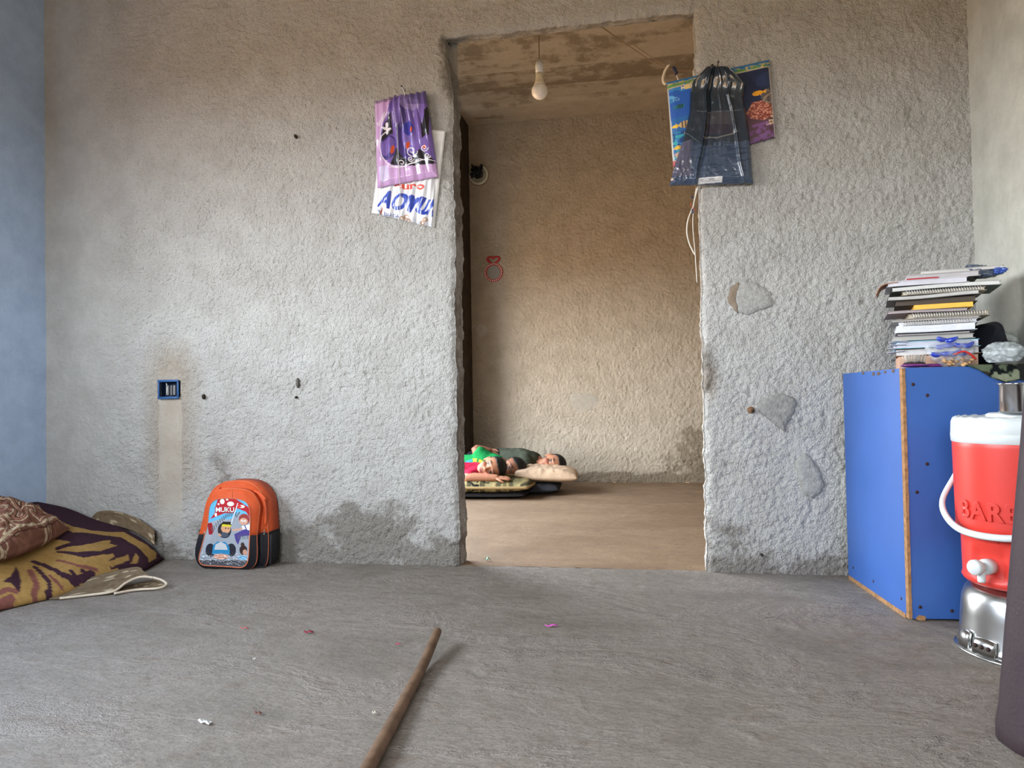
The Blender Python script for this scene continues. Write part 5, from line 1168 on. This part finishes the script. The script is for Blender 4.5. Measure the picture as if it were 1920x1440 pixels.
def hand(B, wrist, dirv, palm_n, s=1.0, curl=.5, side=1):
    "palm and five separate fingers; dirv along the hand, palm_n out of the palm"
    d = Vector(dirv).normalized(); n = Vector(palm_n); n = (n-d*n.dot(d)).normalized(); x = d.cross(n)*side
    w = Vector(wrist); M3 = Matrix((x, d, n)).transposed()
    B.ball(w+d*.030*s, (.026*s, .036*s, .012*s), M3)
    for k, (off, ln) in enumerate(((-.019, .040), (-.0065, .047), (.006, .044), (.018, .034))):
        a = w+d*.052*s+x*off*s; dirf = (d+x*off*3).normalized(); p = [a-d*.014*s]
        for j, fr in enumerate((.45, .32, .23)):
            c = curl*(j+.6)*.75; q = dirf*math.cos(c)+n*math.sin(c); p.append((p[-1] if j else a)+q*ln*fr*s)
        B.limb([a-d*.014*s]+p[1:], [.0078*s, .0076*s, .007*s, .0058*s], 8, 3)
    a = w+d*.014*s-x*.020*s; B.limb([a, a-x*.016*s+d*.020*s+n*.006*s, a-x*.020*s+d*.042*s+n*.014*s], [.0095*s, .0085*s, .0065*s], 8, 3)
def make_boy(label, head, up, fwd, J, shirt, trousers, hr=1.0, skin=(168, 115, 86), print_fn=None, hands=()):
    "J: neck, shA, shB, hip and limb chains; every point in room metres"
    t = thing('person', label, 'boy', (J['hip'].x, J['hip'].y, 0)); inv = Matrix.Translation(-t.location)
    up = Vector(up).normalized(); f = Vector(fwd); f = (f-up*f.dot(up)).normalized(); x = f.cross(up); M3 = Matrix((x, f, up)).transposed(); hc = Vector(head)
    L_ = lambda a, b, c: hc+M3 @ (Vector((a, b, c))*hr)
    S_ = lambda a, b, c: (a*hr, b*hr, c*hr)
    B = Blob()
    B.ball(hc+M3 @ Vector((0, -.006, .022))*hr, S_(.073, .090, .080), M3, 28); B.ball(L_(0, .018, -.040), S_(.058, .066, .060), M3, 22); B.ball(L_(0, .050, -.082), S_(.026, .026, .020), M3)
    B.ball(L_(.033, .060, -.030), S_(.024, .020, .022), M3); B.ball(L_(-.033, .060, -.030), S_(.024, .020, .022), M3)
    B.limb([L_(0, .080, .012), L_(0, .091, -.022)], [.0065*hr, .0082*hr], 10, 3); B.ball(L_(.009, .086, -.026), S_(.0062, .008, .006), M3); B.ball(L_(-.009, .086, -.026), S_(.0062, .008, .006), M3)
    B.ball(L_(0, .076, .024), S_(.046, .010, .009), M3); B.ball(L_(0, .078, -.052), S_(.021, .009, .006), M3); B.ball(L_(0, .078, -.062), S_(.018, .010, .006), M3)
    for s in (-1, 1): B.ball(L_(s*.074, -.004, -.008), S_(.010, .021, .030), M3); B.ball(L_(s*.080, -.012, .002), S_(.006, .018, .022), M3)
    B.limb([L_(0, -.012, -.06), J['neck']], [.042*hr, .040*hr], 14, 4)
    B.limb([J['neck'], J['neck'].lerp(J['hip'], .45), J['hip']], [.052, .076, .074], 18, 5)
    B.limb([J['shA'], J['neck'], J['shB']], [.042, .05, .042], 14, 4)
    for arm in ('armA', 'armB'):
        if arm in J: B.limb([J['sh'+arm[-1]]]+J[arm], [.040, .033, .022], 14, 6)
    for leg in ('legA', 'legB'):
        P = J[leg]; B.limb(P, [.064, .046, .030], 14, 6); d = (P[-1]-P[-2]).normalized(); side = Vector((d.y, -d.x, .25)).normalized(); B.limb([P[-1], P[-1]+side*.06, P[-1]+side*.12], [.028, .026, .018], 10, 4)
    for (w, d, n, s, c, sd) in hands: hand(B, w, d, n, s, c, sd)
    me = B.done('body', .0038, 2)
    X = coords(me)-np.array(hc); l = X @ np.array(M3)/hr      # head-local
    col = np.tile(lin(skin), (len(X), 1)); r = np.linalg.norm(l, axis=1) < .14; fr = r & (l[:, 1] > .03)
    def spot(cx, cz, rx, rz, c, a=1.): m = fr & (((l[:, 0]-cx)/rx)**2+((l[:, 2]-cz)/rz)**2 < 1); col[m] = col[m]*(1-a)+lin(c)*a
    for s in (-1, 1):
        spot(s*.036, -.030, .022, .018, (190, 112, 92), .5); spot(s*.031, .003, .020, .012, tuple(k*.78 for k in skin), .7); spot(s*.031, .001, .0120, .0046, (170, 150, 136), .8); spot(s*.031, .001, .0068, .0052, (38, 27, 22)); spot(s*.031, .008, .014, .0028, (52, 36, 30)); spot(s*.032, .024, .019, .0042, (70, 48, 40), .85)
    spot(0, -.0575, .023, .0075, (162, 84, 78)); spot(0, -.057, .019, .0018, (84, 40, 38)); spot(0, -.036, .012, .004, tuple(k*.7 for k in skin), .7)
    paint(me, col); b = ob('body', me, SKIN); b.parent = t; b.matrix_parent_inverse = inv
    # hair: a close-cropped cap
    bm = bmesh.new(); bmesh.ops.create_icosphere(bm, subdivisions=5, radius=1); dead = []
    for v in bm.verts:
        d = v.co.copy(); fr_ = .030+.045*max(0, d.y)+.008*math.sin(d.x*9)+(.012 if abs(d.x) > .6 else 0)
        q = Vector((d.x*.0775, d.y*.0955-.006, d.z*.086+.022)); w = 1+.02*math.sin(37*d.x+11*d.z)*math.sin(29*d.y-17*d.z); q = q*w
        if (q.y > .012 and q.z < .030+.030*min(1, max(0, (q.y-.012)/.05))) or q.z < -.055 or (abs(q.x) > .058 and q.z < .016 and q.y > -.045): dead.append(v)
        v.co = hc+M3 @ q*hr
    bmesh.ops.delete(bm, geom=dead, context='VERTS')
    g = bmesh.ops.extrude_face_region(bm, geom=bm.faces[:])
    for v in [e for e in g['geom'] if isinstance(e, bmesh.types.BMVert)]: v.co = hc+(v.co-hc)*.90
    h = ob('hair', from_bm('hair', bm), HAIR); h.parent = t; h.matrix_parent_inverse = inv
    # shirt
    B = Blob(); nk, hp = J['neck'], J['hip']; col0 = nk+(hp-nk).normalized()*.02
    B.limb([col0, nk.lerp(hp, .3), nk.lerp(hp, .7), nk.lerp(hp, 1.02)], [.058, .088, .090, .088], 20, 5); B.limb([J['shA'], col0, J['shB']], [.055, .068, .055], 14, 5)
    for s in 'AB':
        if 'arm'+s in J:
            e = J['arm'+s][0]; P = J['sh'+s]; q = P.lerp(e, .62); B.limb([P, q], [.056, .050], 14, 5)
    m = B.done('shirt', .008, 3); X = coords(m); wr_ = fbm(X[:, 0]*26+X[:, 2]*9, X[:, 1]*26+X[:, 2]*22, 3, 2)[:, None]*.016
    nrm = np.empty(len(m.vertices)*3, np.float32); m.vertices.foreach_get('normal', nrm); X2 = X+nrm.reshape(-1, 3)*wr_; m.vertices.foreach_set('co', X2.reshape(-1).astype(np.float32)); m.update()
    c = np.tile(lin(shirt), (len(X), 1)); 
    if print_fn: c = print_fn(X, c)
    paint(m, c); s_ = ob('shirt', m, CLOTH); s_.parent = t; s_.matrix_parent_inverse = inv
    # trousers
    B = Blob()
    for leg in ('legA', 'legB'):
        P = J[leg]; B.limb([P[0], P[0].lerp(P[1], .5), P[1], P[1].lerp(P[2], .85)], [.072, .066, .056, .046], 14, 5)
    B.limb([hp+(nk-hp).normalized()*.02, hp], [.084, .082], 16, 4)
    m = B.done('trousers', .009, 2); paint(m, np.tile(lin(trousers), (len(m.vertices), 1))); s_ = ob('trousers', m, CLOTH); s_.parent = t; s_.matrix_parent_inverse = inv
    return t
V3 = Vector
# boy in red, nearest: cheek on his forearm
hd = at(921, 879, y=4.80)
J = dict(neck=V3((-1.085, 4.83, .165)), shA=V3((-1.135, 4.755, .150)), shB=V3((-1.16, 4.90, .17)), hip=V3((-1.48, 4.72, .115)), legA=[V3((-1.47, 4.70, .115)), V3((-1.66, 4.46, .10)), V3((-1.62, 4.20, .055))], legB=[V3((-1.49, 4.80, .125)), V3((-1.74, 4.62, .11)), V3((-1.76, 4.34, .055))])
el = at(878, 894, y=4.70); wr = at(930, 896, y=4.70)
J['armA'] = [el, wr]; J['armB'] = [V3((-1.18, 4.98, .13)), V3((-1.08, 5.0, .10))]
make_boy('boy in a red T-shirt lying with his cheek on his forearm on the patterned cushion', hd, (1, .05, .30), (-.22, -1, .12), J, (178, 36, 62), (52, 54, 70), .98, hands=[(wr, (1, .05, -.02), (0, .3, -1), .95, .15, 1)])
# boy in green in the middle: arm thrown up over his head
hd = at(960, 882, y=5.00)
J = dict(neck=V3((-1.01, 5.02, .20)), shA=at(914, 862, y=5.02), shB=V3((-1.08, 5.06, .15)), hip=V3((-1.48, 5.05, .155)), legA=[V3((-1.49, 5.03, .16)), V3((-1.76, 5.06, .14)), V3((-1.80, 4.86, .06))], legB=[V3((-1.50, 5.10, .12)), V3((-1.74, 5.20, .08)), V3((-1.80, 5.0, .05))])
e2 = at(892, 843, y=5.02); w2 = at(917, 845, y=5.06); J['armA'] = [e2, w2]
w3 = at(966, 900, y=4.86); J['armB'] = [V3((-.98, 5.00, .12)), w3]
def green_print(X, c):
    f = X[:, 1] < 5.02; P = fbm(X[:, 0]*40, X[:, 2]*40, 2, 1)
    ctr = at(889, 872, y=4.95); d = ((X[:, 0]-ctr.x)/.075)**2+((X[:, 2]-ctr.z)/.045)**2 < 1
    c[f & d & (P > .02)] = lin((196, 176, 60)); c[f & d & (P < -.10)] = lin((60, 120, 170)); ctr = at(894, 877, y=4.95); d = ((X[:, 0]-ctr.x)/.03)**2+((X[:, 2]-ctr.z)/.02)**2 < 1; c[f & d] = lin((206, 74, 58))
    return c
make_boy('boy in a green T-shirt with one bare arm raised over his head between the others', hd, (.80, .10, .62), (-.75, -.66, .05), J, (28, 128, 66), (40, 40, 48), .98, skin=(140, 94, 70), print_fn=green_print, hands=[(w2, (.75, .1, -.65), (.2, -.9, 0), .95, .7, 1), (w3, (.55, -.55, -.6), (-.2, -.6, -.6), .9, .8, -1)])
# boy in olive at the back wall
hd = at(1034, 872, y=5.20)
J = dict(neck=V3((-.795, 5.25, .205)), shA=V3((-.86, 5.19, .225)), shB=V3((-.84, 5.33, .16)), hip=V3((-1.08, 5.36, .20)), legA=[V3((-1.09, 5.33, .215)), V3((-1.27, 5.24, .215)), V3((-1.24, 5.44, .09))], legB=[V3((-1.12, 5.42, .17)), V3((-1.26, 5.48, .12)), V3((-1.10, 5.56, .06))])
J['armA'] = [at(985, 886, y=5.10), at(981, 878, y=5.06)]; J['armB'] = [V3((-.92, 5.44, .12)), V3((-.80, 5.48, .10))]
make_boy('boy in an olive T-shirt resting his head on the cream pillow by the back wall', hd, (1, .10, .16), (-.30, -1, .06), J, (66, 70, 58), (28, 30, 34), .98, skin=(172, 119, 90), hands=[(J['armA'][1], (-.2, -.5, .6), (-1, 0, 0), .9, .8, 1)])

# cushions they lie on
def olive_print():
    n = 150; c = Canvas(n, n, 0, 1, 0, 1, (142, 130, 92)); c.put(fbm(c.X*9, c.Y*4, 3, 1) > .05, (108, 98, 66)); c.put((np.sin(c.X*46+6*fbm(c.X*4, c.Y*4, 2, 2)) > .55), (82, 76, 54)); c.put((np.sin(c.X*46+2+6*fbm(c.X*4, c.Y*4, 2, 2)) > .85), (160, 142, 96))
    for cx, cy, s in ((.52, .10, 1), (.46, .16, .8), (.60, .06, .7), (.50, .03, .8), (.36, .12, .7)):
        P = [(cx+s*.05*math.cos(a*1.3)*(1+.4*math.sin(3*a)), cy+s*.045*math.sin(a)*(1+.3*math.cos(2*a))) for a in np.linspace(0, 6.5, 26)]; c.line(P, .012, (26, 26, 24))
    return c.A
def cush(name, lab, ctr, w, d, h, rz, mat, cols=None, k=0, wr=.006, parts=(), ry=0):
    X, Y, Zt, Zb = cushion(name, w, d, h, 150 if cols is not None else 60, wr=wr, k=k, power=.34)
    Pf = np.stack([X, Y, Zt], -1); Pb = np.stack([X, Y, Zb], -1); m = shell(name, Pf, Pb, cols)
    t = thing(name, lab, 'cushion', ctr, rz); ob('cushion_body', m, mat, t)
    t.rotation_euler = (0, ry, rz)
    n = 0
    if 'pipe' in parts:
        b = [Pf[i, 0] for i in range(len(X))]+[Pf[-1, j] for j in range(1, len(X))]+[Pf[i, -1] for i in range(len(X)-2, -1, -1)]+[Pf[0, j] for j in range(len(X)-2, 0, -1)]
        tubeo('piping', b[::2], .010, plain('mustard_piping', (150, 124, 82), .95, bump=.5, bscale=200), t, 8, closed=True)
    return t
cush('floor_mattress', 'flat dark cushion on the floor under the patterned cushion', (-1.13, 4.935, .026), .70, .52, .050, .02, plain('dark_mattress', (44, 40, 42), .95), k=1)
cush('patterned_cushion', 'olive cushion with black scroll pattern and mustard piping under the boy in red', (-1.125, 4.93, .080), .74, .56, .125, .02, PRINT_CLOTH, olive_print(), parts=('pipe',), k=2)
cush('black_cushion', 'folded black cushion lying on the floor under the cream pillow', (-.775, 5.08, .042), .36, .42, .095, .05, plain('black_cotton', (40, 40, 44), .9, bump=.4, bscale=40), k=4, wr=.005)
cush('cream_pillow', 'cream pillow under the head of the boy in olive', (-.70, 5.12, .125), .44, .46, .125, .12, plain('cream_cotton', (196, 166, 136), .95, var=.12, scale=14, bump=.7, bscale=60), k=5, wr=.0045, ry=.05)

# ================================================================== cement patches and marks on the front wall
PATCH = plain('grey_cement_patch', (138, 137, 132), .95, var=.22, scale=60, bump=1.0, bscale=120, spec=.1); PATCH2 = plain('light_cement_patch', (152, 151, 146), .95, var=.2, scale=60, bump=1.0, bscale=110, spec=.1)
def patch(name, P, y, mat, off=.006, par=None, seed=0, rim=None):
    rr = random.Random(seed); q = [at(a, b, y=y) for a, b in P]; q = spline(q, 6, True); c = sum(q, Vector())/len(q); bm = bmesh.new(); n = len(q)
    jag = [1+rr.uniform(-.06, .06) for _ in q]; rings = []
    for s_, dz in ((1.05, .012), (1.0, -off*.4), (.93, -off), (.6, -off*1.3), (.3, -off*1.2)):
        rings.append([bm.verts.new((c.x+(p.x-c.x)*s_*(j if s_ > .8 else 1), y+dz+rr.uniform(-.0012, .0012), c.z+(p.z-c.z)*s_*(j if s_ > .8 else 1))) for p, j in zip(q, jag)])
    ce = bm.verts.new((c.x, y-off*1.2, c.z))
    for a, b in zip(rings[:-1], rings[1:]):
        for i in range(n): bm.faces.new((a[i], a[(i+1) % n], b[(i+1) % n], b[i]))
    for i in range(n): bm.faces.new((rings[-1][i], rings[-1][(i+1) % n], ce))
    return ob(name, from_bm(name, bm), mat, par)
patch('cement_patch', [(1376, 545), (1392, 528), (1420, 532), (1446, 552), (1448, 574), (1424, 582), (1404, 590), (1380, 580)], D, PATCH2, .0085, wall_front, 1)
patch('cement_patch', [(1364, 560), (1372, 538), (1388, 530), (1380, 558), (1384, 586), (1370, 574)], D, plain('brown_mortar', (128, 114, 98), .95, bump=.9, bscale=90), .008, wall_front, 2)
patch('cement_patch', [(1422, 756), (1440, 742), (1470, 740), (1492, 752), (1486, 780), (1474, 796), (1470, 808), (1446, 790), (1426, 774)], D, PATCH, .008, wall_front, 3)
patch('cement_patch', [(1492, 866), (1508, 852), (1524, 862), (1540, 892), (1544, 912), (1532, 930), (1512, 928), (1498, 900)], D, PATCH2, .0085, wall_front, 4)
wb_ = bpy.data.objects['wall_back']
patch('cement_patch', [(1068, 745), (1090, 736), (1118, 742), (1126, 758), (1112, 770), (1080, 768)], Y2, plain('tan_patch', (164, 156, 142), .95, bump=.4, bscale=80), .006, wb_, 5)
patch('cement_patch', [(890, 615), (900, 606), (912, 612), (914, 624), (902, 632), (892, 628)], Y2, plain('pale_patch', (182, 174, 160), .95, bump=.4, bscale=80), .006, wb_, 6)
HOLE = plain('hole_inside', (46, 38, 32), .95)
def plug(px, py, w, h, mat, lab=None):
    p = at(px, py, y=D); v, f = lathe([(.0001, -.016), (.42, -.015), (.5, -.010), (.5, .01), (.0001, .01)], 16, False); o = ob('wall_hole', mesh('wall_hole', [(x*w, z, y*h) for x, y, z in v], f), mat, wall_front); o.location = p; return o
plug(1408, 769, .026, .026, plain('pipe_stub', (116, 84, 58), .7)).location.y += .006; plug(1411, 770, .012, .012, HOLE).location.y -= .004
plug(1428, 1040, .010, .010, HOLE); plug(556, 257, .010, .016, HOLE); plug(560, 718, .013, .042, plain('old_wall_plug', (92, 88, 82), .8)); plug(557, 745, .008, .010, HOLE); plug(384, 744, .010, .022, HOLE); plug(1335, 125, .010, .008, HOLE)

# ================================================================== sub-parts go under the part they sit on
def nest(part, names):
    inv = part.matrix_basis.inverted()
    for o in list(part.parent.children):
        if o is not part and any(o.name.split('.')[0] == n for n in names): o.parent = part; o.matrix_parent_inverse = inv
def kid(root, name): return next(o for o in root.children if o.name.split('.')[0] == name)
nest(kid(cool, 'tap_collar'), ('tap_body', 'tap_button', 'tap_spout')); nest(kid(cool, 'handle'), ('hinge_pin',)); nest(kid(cool, 'lid'), ('lid_knob',))
nest(kid(mir, 'mirror_frame'), ('bead',)); nest(kid(bag, 'front_pocket'), ('printed_panel', 'window_piping', 'piping', 'seam')); nest(kid(sbx, 'box_shell'), ('module', 'wire_end'))
nest(kid(hb, 'brush_back'), ('brush_pad', 'bristles')); nest(kid(cpb, 'front_panel'), ('edge_strip',))
